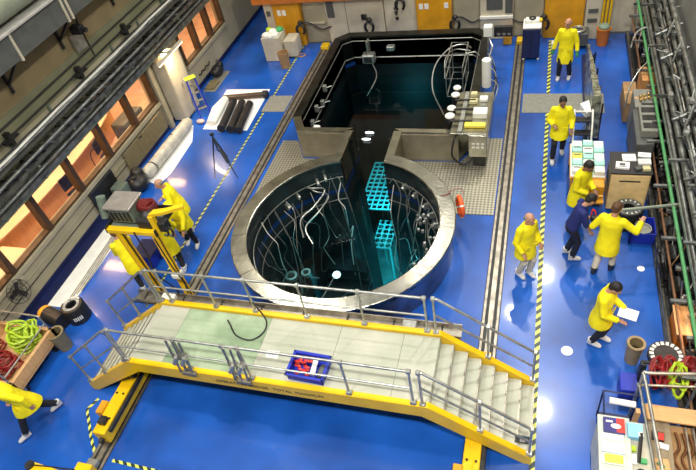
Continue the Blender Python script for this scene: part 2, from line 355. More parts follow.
# submerged things
def grid_rack(label, x0, x1, y0, y1, z, nx, ny, holes=False):
    t = thing('storage_rack', label, 'storage rack', ((x0+x1)/2, (y0+y1)/2, z)); w_, d_ = x1-x0, y1-y0
    if not holes:
        for k in range(nx+1): x = -w_/2 + w_*k/nx; obj('rack_bar', B().box(x-0.02, x+0.02, -d_/2, d_/2, -0.05, 0.0), M_teal, t)
        for k in range(ny+1): y = -d_/2 + d_*k/ny; obj('rack_bar', B().box(-w_/2, w_/2, y-0.02, y+0.02, -0.052, 0.002), M_teal, t)
        bb = B()
        for i in range(nx+1):
            for j in range(ny+1): x, y = -w_/2+w_*i/nx, -d_/2+d_*j/ny; bb.box(x-0.02, x+0.02, y-0.02, y+0.02, -1.6, -0.05)
        stuff(obj('rack_post', bb, M_steel_d, t))
    else:
        hs = [[(-w_/2+w_*(i+.5)/nx + 0.42*w_/nx*math.cos(q*math.pi/6), -d_/2+d_*(j+.5)/ny + 0.42*d_/ny*math.sin(q*math.pi/6)) for q in range(12)] for i in range(nx) for j in range(ny)]
        obj('rack_plate', B().prism([(-w_/2, -d_/2), (w_/2, -d_/2), (w_/2, d_/2), (-w_/2, d_/2)], -0.04, 0, hs), M_teal, t)
        for sx in (-1, 1):
            for sy in (-1, 1): obj('leg', B().box(sx*w_/2-0.03, sx*w_/2+0.03, sy*d_/2-0.03, sy*d_/2+0.03, -2.2, -0.04), M_teal, t)
grid_rack('glowing teal storage rack with a square grid deep under the canal', -1.5, -0.35, 5.0, 7.4, -3.5, 6, 11)
grid_rack('glowing teal perforated plate with round holes below the square grid rack', -0.85, -0.25, 3.75, 5.0, -4.0, 3, 6, True)
t = thing('core_structure', 'dark upright steel core structure standing under water left of the canal', 'reactor structure', (-0.75, 0.5, -6.2))
obj('chimney', B().box(-0.45, 0.45, -0.5, 0.5, 0, 3.4, 0.03), M_steel_d, t); obj('top_plate', B().box(-0.6, 0.6, -0.65, 0.65, 3.4, 3.5, 0.02), M_dark, t)
for k in range(6): obj('shelf', B().box(-0.55, 0.55, 0.65, 1.1, 4.0-k*0.35, 4.04-k*0.35), M_liner, t)
for k, (x, y, r) in enumerate(((-1.17, -0.1, 0.12), (-1.5, -0.25, 0.15))):
    t = thing('pool_fitting', ['round steel fitting beside the left pool wall under the water', 'larger round steel fitting nearest the left pool wall under the water'][k], 'fitting', (x, y, -0.95))
    obj('collar', B().lathe([(r*0.6, 0), (r*0.6, 0.1), (r, 0.1), (r, 0)], 20, closed_prof=True), M_pipe, t, True)
    obj('stem', B().cyl(0, 0, -1.6, 0.02, r*0.5, 12), M_dark, t, True)
t = thing('underwater_lamp', 'bright white round lamp hanging in the round pool', 'lamp', (-0.27, -0.34, -0.56))
obj('bulb', B().ball((0, 0, 0), (0.10, 0.10, 0.07), 2), M_bulb, t, True); obj('cable', B().tube([(0, 0, 0.05), (0.1, -0.9, 0.5), (0.15, -1.78, 0.88)], 0.008, 5), M_pipe, t)
t = thing('underwater_lamp', 'pair of small white lamps in the rectangular pool', 'lamp', (-0.72, 5.0, -0.45))
for q in (0, 1): obj('bulb', B().ball((-0.02*q, -0.32*q, 0), (0.14, 0.04, 0.03), 2), M_bulb, t, True)
# hoses hanging inside the round pool
hs = [([(-1.40, 1.48, 0.45), (-1.2, 1.4, 0.5), (-0.95, 1.6, 0.3), (-1.15, 1.2, 0.1), (-1.45, 0.9, -0.1), (-1.35, 0.6, -0.4)], 0.022),
      ([(-1.32, 1.52, 0.42), (-1.1, 1.35, 0.45), (-0.85, 1.5, 0.2), (-1.0, 1.1, 0.05), (-1.3, 0.75, -0.2), (-1.1, 0.5, -0.5)], 0.018),
      ([(-0.85, 1.88, 0.5), (-0.7, 1.8, -0.3), (-0.5, 1.5, -1.2), (-0.35, 1.1, -2.4), (-0.2, 0.6, -3.6)], 0.014),
      ([(-0.78, 1.9, 0.42), (-0.6, 1.8, 0.5), (-0.45, 1.75, -0.2), (-0.3, 1.6, -1.2), (-0.05, 1.2, -2.6)], 0.012),
      ([(-1.75, 1.0, 0.4), (-1.5, 0.8, 0.2), (-1.45, 0.3, -0.6), (-1.3, -0.1, -1.6)], 0.010),
      ([(-1.9, 0.6, 0.4), (-1.6, 0.4, -0.5), (-1.35, -0.4, -1.9)], 0.010),
      ([(-0.3, -1.5, -0.5), (-0.5, -1.0, -1.2), (-0.3, -0.4, -1.6), (-0.6, 0.2, -2.2), (-0.55, 0.9, -2.6)], 0.014),
      ([(0.6, 1.95, 0.3), (0.75, 1.85, 0.5), (0.9, 1.75, 0.1), (0.8, 1.5, -0.6), (0.85, 1.1, -1.5), (0.75, 0.8, -2.4)], 0.014),
      ([(0.95, 1.8, 0.4), (1.15, 1.7, 0.3), (1.05, 1.55, -0.3), (1.2, 1.2, -1.0), (1.0, 0.8, -1.8)], 0.012),
      ([(1.35, 1.5, 0.4), (1.4, 1.4, 0.0), (1.25, 1.25, -0.5), (1.4, 0.9, -1.2), (1.2, 0.5, -2.0)], 0.014),
      ([(1.7, 1.1, 0.35), (1.65, 0.95, -0.2), (1.75, 0.6, -0.5), (1.55, 0.4, -1.1), (1.6, 0.0, -1.6)], 0.014),
      ([(1.9, 0.7, 0.35), (1.75, 0.5, 0.1), (1.9, 0.2, -0.3), (1.75, -0.1, -0.7)], 0.012),
      ([(0.45, -1.6, -0.4), (0.35, -0.8, -1.5), (0.55, -0.3, -2.2), (0.3, 0.5, -3.2)], 0.012)]
hl = ['thick pale hose looping down from the upper left pool rim', 'thinner pale hose looped beside the thick one at the upper left rim', 'pale cable dropping steeply from the rim left of the canal', 'pale cable arching over the rim just left of the canal',
      'thin pale line down the left pool wall by the fittings', 'thin pale line nearest the left edge of the round pool', 'kinked pale cable over the dark core structure', 'pale hose arching up and over just right of the canal',
      'pale cable second to the right of the canal', 'pale hose down the middle of the right pool wall', 'kinked pale hose at the right pool wall beside the clamps', 'short pale hose nearest the right edge of the round pool', 'forked pale cable rising from the teal pool floor']
for (p, r), l in zip(hs, hl):
    tag(obj('hose', B().tube(bez(p, 5), r, 6), M_pipe, smooth=True), l, 'hose', 'hoses hanging in the round pool')
rq = random.Random(11)
for k in range(22):
    a = math.radians(108+k*7.5 if k < 12 else 70-(k-12)*9); c, s = math.cos(a), math.sin(a); z0 = rq.uniform(0.1, 0.5); pts = [(2.06*c, 2.06*s, z0)]
    for j in range(1, 7):
        r_ = 2.0-0.10*j*rq.random(); a2 = a+rq.uniform(-.09, .09); pts.append((r_*math.cos(a2), r_*math.sin(a2), z0-j*rq.uniform(.35, .55)))
    tag(obj('thin_cable', B().tube(bez(pts, 4), rq.choice((.007, .009, .012)), 5), M_white if k % 3 == 0 else M_pipe, smooth=True), 'thin pale cable, %s from the canal on the %s pool wall' % (('first', 'second', 'third', 'fourth', 'fifth', 'sixth', 'seventh', 'eighth', 'ninth', 'tenth', 'eleventh', 'twelfth')[k if k < 12 else k-12], 'left' if k < 12 else 'right'), 'cable', 'thin cables on the round pool wall')
for k, (x, y, z) in enumerate(((1.55, 0.9, 0.1), (1.75, 0.3, -0.1), (1.6, -0.2, -0.5), (1.45, 1.2, 0.0))):
    t = thing('valve_cluster', ('second', 'third', 'nearest', 'farthest')[k]+' cluster of small steel valves on the right wall of the round pool', 'valve', (x, y, z))
    for q in range(6): obj('valve', B().box(-.03, .03, -.03, .03, -.04, .04, .008), M_pipe, t, loc=(rq.uniform(-.1, .1), rq.uniform(-.18, .18), rq.uniform(-.2, .2)), rz=rq.uniform(0, 3))
for k, (a, z) in enumerate(((118, 0.5), (124, 0.45), (140, 0.3), (60, 0.35), (50, 0.3), (38, 0.25), (30, 0.2), (20, 0.2), (10, 0.15), (150, 0.2))):
    a = math.radians(a); c, s = math.cos(a), math.sin(a)
    t = thing('hose_clamp', 'small steel clamp %s' % ['just left of the canal, on the round pool wall', 'second left of the canal on the round pool wall', 'at the upper left of the round pool wall', 'nearest the canal on the right pool wall', 'second right of the canal on the right pool wall', 'third right of the canal on the right pool wall', 'fourth right of the canal on the right pool wall', 'fifth right of the canal on the right pool wall', 'farthest from the canal on the right pool wall', 'farthest from the canal on the left pool wall'][k], 'clamp', (2.0*c, 2.0*s, z), a, 'clamps on the round pool wall')
    obj('bracket', B().box(-0.02, 0.10, -0.03, 0.03, -0.08, 0.08, 0.005), M_pipe, t); obj('knob', B().ball((-0.04, 0, 0.03), 0.035, 1), M_white, t, True)
# ---------------------------------------------------------------- floor fixtures
def rail(x, label, y0=-6.6):
    t = thing('crane_rail', label, 'rail')
    obj('channel', B().box(x-0.17, x+0.17, y0, 9.3, 0.002, 0.008), M_dark, t)
    obj('rail_head', B().box(x-0.05, x+0.05, y0, 9.3, 0.0, 0.03, 0.005), M_rail, t)
    for s in (-1, 1): obj('edge_strip', B().box(x+s*0.13-0.025, x+s*0.13+0.025, y0, 9.3, 0.0, 0.02, 0.003), M_rail, t)
    obj('end_stop', B().box(x-0.14, x+0.14, 9.1, 9.4, 0.0, 0.13, 0.02), M_yel, t)
rail(-3.22, 'steel crane rail set in the blue floor left of the pools'); rail(3.29, 'steel crane rail set in the blue floor right of the pools')
def haz(pts, label, wd=0.055, period=0.17):
    bm = bmesh.new(); uv = bm.loops.layers.uv.new('UVMap'); L = 0; P = [V((*p, 0)) for p in pts]
    for a, c in zip(P, P[1:]):
        d = c-a; l = d.length; d.normalize(); s = V((-d.y, d.x, 0))*wd/2
        q = [a-s, c-s, c+s, a+s]; z = [(L, 0), (L+l, 0), (L+l, wd), (L, wd)]
        vs = [bm.verts.new((p.x, p.y, 0.004)) for p in q]; vb = [bm.verts.new((p.x, p.y, 0.0)) for p in q]
        f = bm.faces.new(vs)
        for i in range(4): f2 = bm.faces.new((vb[i], vb[(i+1) % 4], vs[(i+1) % 4], vs[i]))
        for lp, (u, v) in zip(f.loops, z): lp[uv].uv = (u/period, v/period)
        L += l
    me = bpy.data.meshes.new('hazard_tape'); bm.to_mesh(me); bm.free(); o = bpy.data.objects.new('hazard_tape', me); C.objects.link(o); me.materials.append(M_haz)
    return tag(o, label, 'floor tape')
haz([(-4.10, 9.5), (-4.10, -2.2)], 'yellow and black floor tape left of the left crane rail')
haz([(4.16, 9.3), (4.16, -6.5)], 'yellow and black floor tape running the length of the hall on the right', 0.09, 0.19)
haz([(-3.93, -4.45), (-4.04, -4.70), (-3.62, -5.2), (-3.25, -5.58)], 'short kinked yellow and black tape below the left bridge steps')
haz([(-2.95, -5.52), (-1.5, -5.55), (0.2, -5.75)], 'yellow and black tape running right from the left bridge leg')
tag(obj('floor_mat', B().box(-4.2, -3.42, 5.36, 6.24, 0, 0.012), M_gmat), 'small grey floor plate left of the left crane rail', 'mat')
tag(obj('floor_mat', B().box(3.50, 5.57, 5.38, 6.30, 0, 0.012), M_gmat), 'long grey floor plate across the tape on the right', 'mat')
lp = [(-2.95, 3.93), (-2.5, 3.93), (-2.42, 3.8), (-2.08, 3.15), (-0.82, 3.15), (-0.82, 2.31)] + arc(2.46, 108.5, 150, 12) + [(-2.95, 1.3)]
tag(obj('chequer_plate', B().prism(lp, 0, 0.015), M_chq), 'steel chequer plate on the floor left of the round pool', 'floor plate')
lp = [(3.1, 4.2), (2.47, 4.2), (2.45, 3.8), (2.12, 3.18), (0.75, 3.18), (0.75, 2.35)] + arc(2.46, 72, 32, 12) + [(3.1, 1.33)]
tag(obj('chequer_plate', B().prism(lp, 0, 0.015), M_chq), 'steel chequer plate on the floor right of the round pool', 'floor plate')
for x, y, l in ((6.03, 0.05, 'small white disc on the floor behind the coiled black hose'), (4.67, -2.07, 'small white disc on the floor beyond the bottom of the bridge steps')):
    tag(obj('floor_disc', B().cyl(x, y, 0, 0.012, 0.07 if x > 5 else 0.10, 20), M_paper), l, 'disc')
# ================================================================ BACK WALL (hot cells)
def block(x0, x1, y0, z1, m, label, parts=None):
    t = thing('shield_block', label, 'shield wall', ((x0+x1)/2, y0, 0))
    obj('face', B().box(x0-(x0+x1)/2, x1-(x0+x1)/2, 0, 9.72-y0, 0, z1, 0.02), m, t); return t
def on(t, name, x0, x1, z0, z1, m, d=0.03):
    lx, ly, _ = t.location; return obj(name, B().box(x0-lx, x1-lx, -d, 0.0, z0, z1, 0.005), m, t)
t = block(-5.3, -4.98, 9.5, 3, M_cream, 'pale narrow shield column at the far left of the back wall')
on(t, 'switch_box', -5.22, -5.08, 1.1, 1.28, M_grey)
t = block(-4.96, -3.98, 9.45, 3, M_yel_o, 'ochre shield door left of the back wall with two notices'); 
for x in (-4.8, -4.62): on(t, 'notice', x, x+0.14, 1.12, 1.32, M_paper, 0.01)
t = block(-3.96, -3.10, 9.68, 3, M_beige, 'recessed beige bay behind the left black manipulator'); on(t, 'ledge', -3.9, -3.2, 0.7, 0.75, M_cream, 0.1)
t = block(-3.08, -1.10, 9.52, 3, M_cream, 'wide cream shield block with a grey window on the back wall')
on(t, 'window_panel', -3.03, -2.78, 0.95, 1.6, M_grey); on(t, 'control_box', -1.85, -1.68, 0.85, 1.02, M_dark, 0.08)
t = block(-1.08, -0.02, 9.58, 3, M_cream, 'cream shield block with cables left of the middle ochre door')
on(t, 'socket', -0.72, -0.62, 0.75, 0.85, M_dark); on(t, 'socket', -0.75, -0.62, 1.1, 1.18, M_grey)
t = block(0.0, 1.12, 9.45, 3, M_yel_o, 'ochre shield door in the middle of the back wall')
for x in (0.1, 0.28, 0.9): on(t, 'notice', x, x+0.13, 1.12, 1.3, M_paper, 0.01)
block(1.14, 1.98, 9.68, 3, M_beige, 'recessed beige bay right of the middle ochre door')
t = block(2.0, 3.0, 9.5, 3, M_cream, 'cream shield block with two grey panels on the back wall')
on(t, 'window_panel', 2.2, 2.68, 0.98, 1.6, M_grey); on(t, 'window_panel', 2.76, 2.98, 0.85, 1.6, M_grey); on(t, 'ledge', 2.0, 3.0, 0.72, 0.8, M_white, 0.1)
block(3.02, 3.90, 9.68, 3, M_beige, 'recessed beige bay behind the right black manipulator')
block(3.92, 5.05, 9.45, 3, M_yel_o, 'ochre shield door at the right end of the back wall')
t = block(5.08, 5.52, 9.3, 3, M_cream, 'narrow cream instrument block at the right end of the back wall')
for z in (0.55, 0.85): on(t, 'gauge', 5.15, 5.42, z, z+0.12, M_grey, 0.03)
for k, x in enumerate((5.56, 5.66, 5.76)):
    tag(obj('standpipe', B().tube([(x, 9.35, 0.4), (x, 9.35, 3)], 0.035, 8), M_yel, smooth=True), ('left', 'middle', 'right')[k] + ' one of the three yellow vertical pipes at the back wall', 'pipe', 'yellow pipes at the right end of the back wall')
tag(obj('crane_beam', B().box(-5.5, -0.9, 9.15, 9.4, 1.66, 1.88, 0.01), M_oran), 'orange horizontal beam across the top left of the back wall', 'beam')
def manip(x, z, flip, x2, z2, label):
    t = thing('manipulator_arm', label, 'manipulator', (x, 9.25, z))
    obj('shoulder', B().ball((0, 0.05, 0.05), (0.10, 0.09, 0.10), 2), M_black, t, True)
    for s in (-1, 1): obj('claw', B().tube(bez([(0, 0.02, 0.03), (s*0.12, -0.03, -0.05), (s*0.13, -0.04, -0.2), (s*0.07, -0.04, -0.3)]), [0.045]*18+[0.02], 8), M_black, t, True)
    obj('cable', B().tube(bez([(0.06*flip, 0.05, 0.06), ((x2-x)*0.3, 0.1, 0.02), ((x2-x)*0.7, 0.12, (z2-z)-0.06), (x2-x, 0.2, z2-z)]), 0.026, 8), M_black, t, True)
manip(-3.98, 0.85, 1, -2.95, 0.68, 'black claw manipulator beside the left ochre shield door')
manip(1.25, 0.82, 1, 2.0, 0.72, 'black claw manipulator right of the middle ochre shield door')
manip(3.92, 0.72, -1, 3.0, 0.66, 'black claw manipulator left of the right ochre shield door')
manip(-1.55, 0.85, 1, -1.7, 1.0, 'small black manipulator on the wide cream shield block')
manip(-0.45, 1.55, 1, -0.7, 1.1, 'black cable loom high on the cream block left of the middle door')
tag(obj('hanging_wire', B().tube([(-2.0, 8.45, 0.86), (-2.0, 8.46, 6)], 0.008, 5), M_dark), 'thin vertical wire rising from the back curb of the black pool', 'wire')
# ================================================================ LEFT WALL FIXTURES
def tray(x0, x1, z, label, m, nc):
    t = thing('cable_tray', label, 'cable tray')
    for x in (x0, x1): obj('side_rail', B().box(x-0.012, x+0.012, -9, 13, z, z+0.10), m, t)
    bb = B(); y = -8.9
    while y < 13: bb.box(x0, x1, y, y+0.03, z, z+0.02); y += 0.25
    stuff(obj('rung', bb, m, t))
    for k in range(nc):
        x = x0+0.04+(x1-x0-0.08)*k/max(1, nc-1); rr = random.choice((0.012, 0.02, 0.03))
        obj('cable', B().tube([(x+random.uniform(-0.02, 0.02), -9+q*1.1, z+0.03+rr+random.uniform(0, 0.05)) for q in range(21)], rr, 6), random.choice((M_black, M_black, M_pipe, M_dark, M_white, M_carton)), t, True)
tray(-6.92, -6.72, 2.34, 'lowest cable tray along the left wall above the windows', M_rack, 9)
tray(-6.70, -6.54, 2.32, 'front cable tray of the left wall, nearest the hall', M_rack, 6)
tray(-6.92, -6.58, 2.60, 'middle cable tray of the left wall with bundled black cables', M_rack, 13)
tray(-6.92, -6.62, 2.98, 'top cable tray of the left wall', M_grey, 8)
for z, x, r, l in ((3.14, -6.56, 0.028, 'grey conduit pipe beside the top cable tray'), (2.86, -6.52, 0.04, 'thicker grey pipe in front of the cable trays'), (2.52, -6.50, 0.03, 'lowest grey pipe along the front of the cable trays')):
    tag(obj('conduit', B().tube([(x, -9, z), (x, 13, z)], r, 10), M_rack, smooth=True), l, 'pipe')
tag(obj('channel_beam', B().box(-6.66, -6.57, -9, 13, 2.22, 2.30, 0.01), M_hoodg), 'grey-green steel channel under the cable trays along the windows', 'beam')
y = -7.6; t = thing('tray_support', 'row of grey steel supports carrying the left cable trays', 'support', (-6.95, 0, 2.1))
while y < 12:
    p = obj('post', B().box(0, 0.05, y-0.03, y+0.03, 0, 1.15), M_hoodg, t); obj('arm', B().box(0, 0.42, y-0.025, y+0.025, 0.14, 0.20), M_hoodg, p); obj('arm', B().box(0, 0.42, y-0.025, y+0.025, 0.46, 0.5), M_hoodg, p); y += 1.4
t = thing('cable_bundle', 'thick black cable bundle strapped along the left cable trays', 'cable bundle')
for q in range(4): obj('cable', B().tube([(-6.80+0.05*q+random.uniform(-.02, .02), -9+j*0.8, 2.74+random.uniform(-.02, .03)) for j in range(28)], 0.028, 6), (M_black, M_dark, M_black, M_grey)[q], t, True)
for y in [q*0.33-7 for q in range(58)]: obj('cable_clip', B().obox((-6.84, y, 2.80), (-6.52, y+0.16, 2.74), 0.035, 0.03), M_black if int(y*3) % 3 else M_pipe, t)
for z, l in ((3.56, 'upper thin dark pipe high on the left wall'), (3.32, 'lower thin dark pipe high on the left wall')):
    t = thing('wall_pipe', l, 'pipe'); obj('pipe', B().tube([(-6.9, -9, z), (-6.9, 13, z)], 0.022, 8), M_black, t, True)
    if z < 3.5:
        for y in (-3.0, -0.6, 2.1, 4.3, 6.5, 9.2): obj('bracket', B().box(-6.95, -6.8, y-0.05, y+0.05, z-0.15, z+0.15).box(-6.95, -6.75, y-0.2, y+0.2, z-0.02, z+0.02), M_dark, t)
tag(obj('wall_pipe', B().tube([(-6.92, 2.9, 3.3), (-6.92, 2.9, 5.4)], 0.02, 6), M_dark), 'thin vertical dark pipe crossing the brown wall band', 'pipe')
t = thing('ventilation_duct', 'grey rectangular duct with white flanged top along the upper left wall', 'duct')
DUCT = t; obj('duct_body', B().box(-6.95, -6.32, -9, 13, 4.66, 5.2), M_grey, t); obj('top_cover', B().box(-6.96, -6.25, -9, 13, 5.2, 5.26, 0.01), mat('pale_grey_duct', (0.42, 0.41, 0.38), 0.5), t)
for y in (-5.5, -3.4, -1.35, -1.2, 0.35, 2.05, 2.2, 3.6, 5.4, 7.4): obj('flange', B().box(-6.95, -6.28, y-0.02, y+0.02, 4.62, 5.22), M_cream, t)
tag(obj('round_duct', B().tube([(-6.60, -9, 5.68), (-6.60, 13, 5.68)], 0.36, 24), mat('pale_green_duct', (0.30, 0.33, 0.24), 0.55), smooth=True), 'large round pale green duct at the top left corner', 'duct')
for y in (-5.4, -3.0, -1.25, 0.2, 2.1, 4.4, 6.6):
    p = obj('bracket', B().obox((-6.92, y, 3.95), (-6.92, y, 4.68), 0.06, 0.05), M_dark, DUCT); obj('strut', B().obox((-6.92, y, 4.15), (-6.4, y, 4.64), 0.05, 0.05), M_dark, p)
t = thing('wall_camera', 'dark camera bracket with cables below the grey duct', 'camera', (-6.9, 2.55, 4.0))
obj('body', B().box(0.05, 0.35, -0.1, 0.1, 0.1, 0.3, 0.02), M_black, t); obj('lens', B().tube([(0.35, 0, 0.2), (0.45, 0, 0.18)], 0.06, 12), M_dark, t, True); obj('plate', B().box(-0.02, 0.03, -0.15, 0.25, -0.35, 0.1), M_pipe, t)
# lit control room contents
t = thing('control_desk', 'long curved pale desk behind the left windows', 'desk', (-9.2, 0.9, 0))
pl = [(1.15*math.cos(a)*0.8, 3.9*math.sin(a)) for a in [math.radians(-80+160*k/20) for k in range(21)]]; pl2 = [(x*0.45-0.15, y*0.93) for x, y in pl][::-1]
obj('desk_top', B().prism(pl+pl2, 0.72, 0.76), M_desk, t); obj('desk_front', B().prism([(x-0.06, y*0.985) for x, y in pl]+[(x-0.10, y*0.98) for x, y in pl][::-1], 0, 0.72), M_oak, t)
for k, (x, y) in enumerate(((0.3, -2.4), (0.45, -0.6), (0.45, 1.2))):
    m_ = thing('desk_monitor', ['black desk monitor at the near end of the control desk', 'black desk monitor in the middle of the control desk', 'black desk monitor at the far end of the control desk'][k], 'monitor', (-9.2+x, 0.9+y, 0.76), 0.1*k)
    obj('screen', B().box(-0.03, 0.0, -0.28, 0.28, 0.1, 0.45, 0.01), M_black, m_); obj('stand', B().box(-0.08, 0.06, -0.1, 0.1, 0, 0.02).box(-0.04, -0.02, -0.03, 0.03, 0, 0.15), M_black, m_)
def boxy_cab(name, label, cat, x0, x1, y0, y1, z1, m, nd=2, md=None, face='x'):
    t = thing(name, label, cat, ((x0+x1)/2, (y0+y1)/2, 0)); hx, hy = (x1-x0)/2, (y1-y0)/2
    obj('body', B().box(-hx, hx, -hy, hy, 0.05, z1, 0.012), m, t); obj('plinth', B().box(-hx+0.03, hx-0.03, -hy+0.03, hy-0.03, 0, 0.05), M_dark, t)
    for k in range(nd):
        if face == 'x':
            a, c = -hy+0.03+(2*hy-0.06)*k/nd, -hy+0.03+(2*hy-0.06)*(k+1)/nd-0.01
            d = obj('door', B().box(hx, hx+0.015, a, c, 0.1, z1-0.05, 0.004), md or m, t); obj('handle', B().box(hx+0.015, hx+0.04, c-0.05, c-0.03, z1*0.5, z1*0.5+0.12), M_pipe, d)
        else:
            a, c = -hx+0.03+(2*hx-0.06)*k/nd, -hx+0.03+(2*hx-0.06)*(k+1)/nd-0.01
            d = obj('door', B().box(a, c, -hy-0.015, -hy, 0.1, z1-0.05, 0.004), md or m, t); obj('handle', B().box(c-0.05, c-0.03, -hy-0.04, -hy-0.015, z1*0.5, z1*0.5+0.12), M_pipe, d)
    return t
boxy_cab('filing_cabinet', 'orange-lit box cabinet behind the leftmost windows', 'cabinet', -8.2, -7.4, -3.3, -1.5, 0.8, M_desk)
boxy_cab('filing_cabinet', 'dark low cabinet behind the window nearest the tall cabinet', 'cabinet', -8.0, -7.5, 3.3, 4.3, 0.9, M_grey)
def chair(x, y, rz, label):
    t = thing('office_chair', label, 'chair', (x, y, 0), rz)
    obj('seat', B().box(-0.24, 0.24, -0.24, 0.24, 0.43, 0.5, 0.03), M_dark, t); obj('backrest', B().box(-0.22, 0.22, 0.22, 0.28, 0.55, 0.95, 0.02), M_dark, t); obj('pedestal', B().cyl(0, 0, 0.1, 0.43, 0.03, 8), M_pipe, t)
    for k in range(5): obj('leg', B().tube([(0, 0, 0.1), (0.27*math.cos(k*1.257), 0.27*math.sin(k*1.257), 0.05)], 0.02, 6), M_pipe, t)
chair(-7.75, 0.9, 1.4, 'dark office chair behind the fourth lit window'); chair(-7.8, 2.6, 1.8, 'dark office chair behind the sixth lit window')
t = thing('visitor_frame', 'bent tubular chair frame seen through the lit window beside the tall cabinet', 'chair frame', (-7.9, 2.0, 0))
obj('frame', B().tube(bez([(0, 0, 0.0), (0, 0, 0.8), (0.1, 0.3, 0.9), (0.1, 0.6, 0.8), (0, 0.6, 0)]), 0.015, 6), M_dark, t, True)
# tall cabinet, light fitting, ladder and clutter below the left wall
t = boxy_cab('tall_cabinet', 'tall cream cabinet standing under the glowing tube lamp', 'cabinet', -6.92, -6.48, 4.80, 5.70, 2.02, M_cream, 2)
t = thing('tube_light', 'glowing tube light over the tall cream cabinet', 'lamp', (-6.40, 5.15, 2.13))
obj('housing', B().box(-0.06, 0.06, -0.75, 0.75, 0.0, 0.05, 0.01), M_cream, t); obj('wall_arm', B().box(-0.55, 0, -0.05, 0.05, 0.02, 0.05), M_cream, t); obj('tube', B().tube([(0.02, -0.72, -0.02), (0.02, 0.72, -0.02)], 0.02, 10), M_lamp, t, True)
tag(obj('door_post', B().box(-6.95, -6.82, 4.42, 4.6, 0, 2.15, 0.01), M_beige), 'pale door post left of the tall cream cabinet', 'post')
t = thing('step_ladder', 'blue and steel step ladder with yellow top standing by the tall cabinet', 'ladder', (-6.18, 5.30, 0), 0.75)
t.scale = (0.9, 0.8, 0.9)
for s in (-1, 1):
    obj('rail', B().obox((s*0.2, -0.35, 0), (s*0.14, 0, 1.35), 0.05, 0.03), M_blue, t); obj('rear_leg', B().obox((s*0.2, 0.35, 0), (s*0.14, 0.04, 1.35), 0.04, 0.025), M_pipe, t)
for k in range(4): z = 0.28+0.27*k; obj('step', B().box(-0.17, 0.17, -0.33+z*0.25, -0.22+z*0.25, z, z+0.03), M_pipe, t)
obj('top_cap', B().box(-0.19, 0.19, -0.1, 0.14, 1.34, 1.40, 0.02), M_lime, t)
t = thing('wall_hook_board', 'small dark valve fittings on the beige wall beyond the tall cabinet', 'fitting', (-6.95, 6.9, 0.4))
for k in range(3): obj('valve', B().tube([(0, k*0.3, 0), (0.1, k*0.3, 0.02), (0.1, k*0.3+0.12, 0.1)], 0.025, 6), M_dark, t)
tag(obj('floor_sheet', B().box(-6.75, -6.3, 6.5, 7.8, 0, 0.01), M_gmat), 'pale sheet on the floor under the black bag by the left wall', 'sheet')
t = thing('black_bag', 'crumpled black bag on the pale sheet by the left wall', 'bag', (-6.6, 7.5, 0.01)); obj('sack', B().ball((0, 0, 0.2), (0.2, 0.3, 0.2), 3).ball((0.05, 0.18, 0.3), (0.12, 0.16, 0.13), 2), M_black, t, True); obj('handle', B().tube(bez([(0, 0.0, 0.38), (0.05, 0.1, 0.55), (0, 0.2, 0.42)]), 0.012, 6), M_dark, t)
tag(obj('tool_tray', B().box(-6.72, -6.38, 6.6, 7.1, 0.01, 0.09, 0.01), M_bin), 'flat olive tray of tools on the pale sheet by the left wall', 'tray')
t = thing('garment_bin', 'cream box bin heaped with white and yellow garments before the ochre door', 'bin', (-4.82, 8.75, 0))
obj('body', B().box(-0.32, 0.32, -0.35, 0.35, 0, 0.85, 0.015), M_cream, t)
for k, (x, y, m, r) in enumerate(((-.15, -.2, M_white, .16), (.15, -.18, M_white, .15), (0, .05, M_white, .16), (.18, .2, mat('green_bag', (.05, .35, .12)), .15), (-.18, .18, M_lime, .12), (.02, -.3, M_white, .1))): obj('garment', B().ball((x, y, 0.88), (r, r, 0.11), 2), m, t, True)
t = thing('carton_tube', 'tall open tan bin standing right of the cream garment bin', 'bin', (-4.28, 8.02, 0)); obj('shell', B().lathe([(0.15, 0), (0.19, 0.55), (0.17, 0.55), (0.13, 0.03), (0.0, 0.03)], 20), M_carton, t, True)
boxy_cab('bin_shade_box', 'cream box standing in for the shaded right part of the garment bin', 'cabinet', -4.45, -4.05, 8.6, 9.2, 0.62, M_cream, 1)  # box stands in for shading on the garment bin's right part
# white sheet with black rolls
tag(obj('white_sheet', B().prism([(-5.92, 6.62), (-5.78, 4.42), (-4.28, 4.38), (-4.36, 6.62)], 0, 0.01), M_paper), 'white sheet spread on the blue floor under the black rolls', 'sheet')
tag(obj('poly_bag', B().loft([((-5.55, 4.6, 0.10), 0.16, 0.09, Matrix.Rotation(1.57, 3, 'X')), ((-5.62, 5.3, 0.14), 0.2, 0.13, Matrix.Rotation(1.57, 3, 'X')), ((-5.65, 6.0, 0.1), 0.12, 0.08, Matrix.Rotation(1.57, 3, 'X'))], 14), M_white, smooth=True), 'bundled white plastic bag lying along the left of the white sheet', 'bag')
rp = [((-5.06, 4.30), (-5.26, 5.75)), ((-4.74, 4.26), (-4.94, 5.70)), ((-4.46, 4.24), (-4.64, 5.62))]
for (a, c), l in zip(rp, ('leftmost of the three parallel black tubes on the white sheet', 'middle of the three parallel black tubes on the white sheet', 'rightmost of the three parallel black tubes on the white sheet')):
    t = thing('black_tube', l, 'tube', (0, 0, 0), 0, 'black tubes on the white sheet'); obj('tube', B().tube([(*a, 0.13), (*c, 0.13)], 0.115, 18), M_black, t, True)
    d = (V((*c, 0))-V((*a, 0))).normalized(); obj('end_cap', B().tube([V((*a, .13))-d*0.03, V((*a, .13))+d*0.06], 0.125, 18), M_dark, t, True)
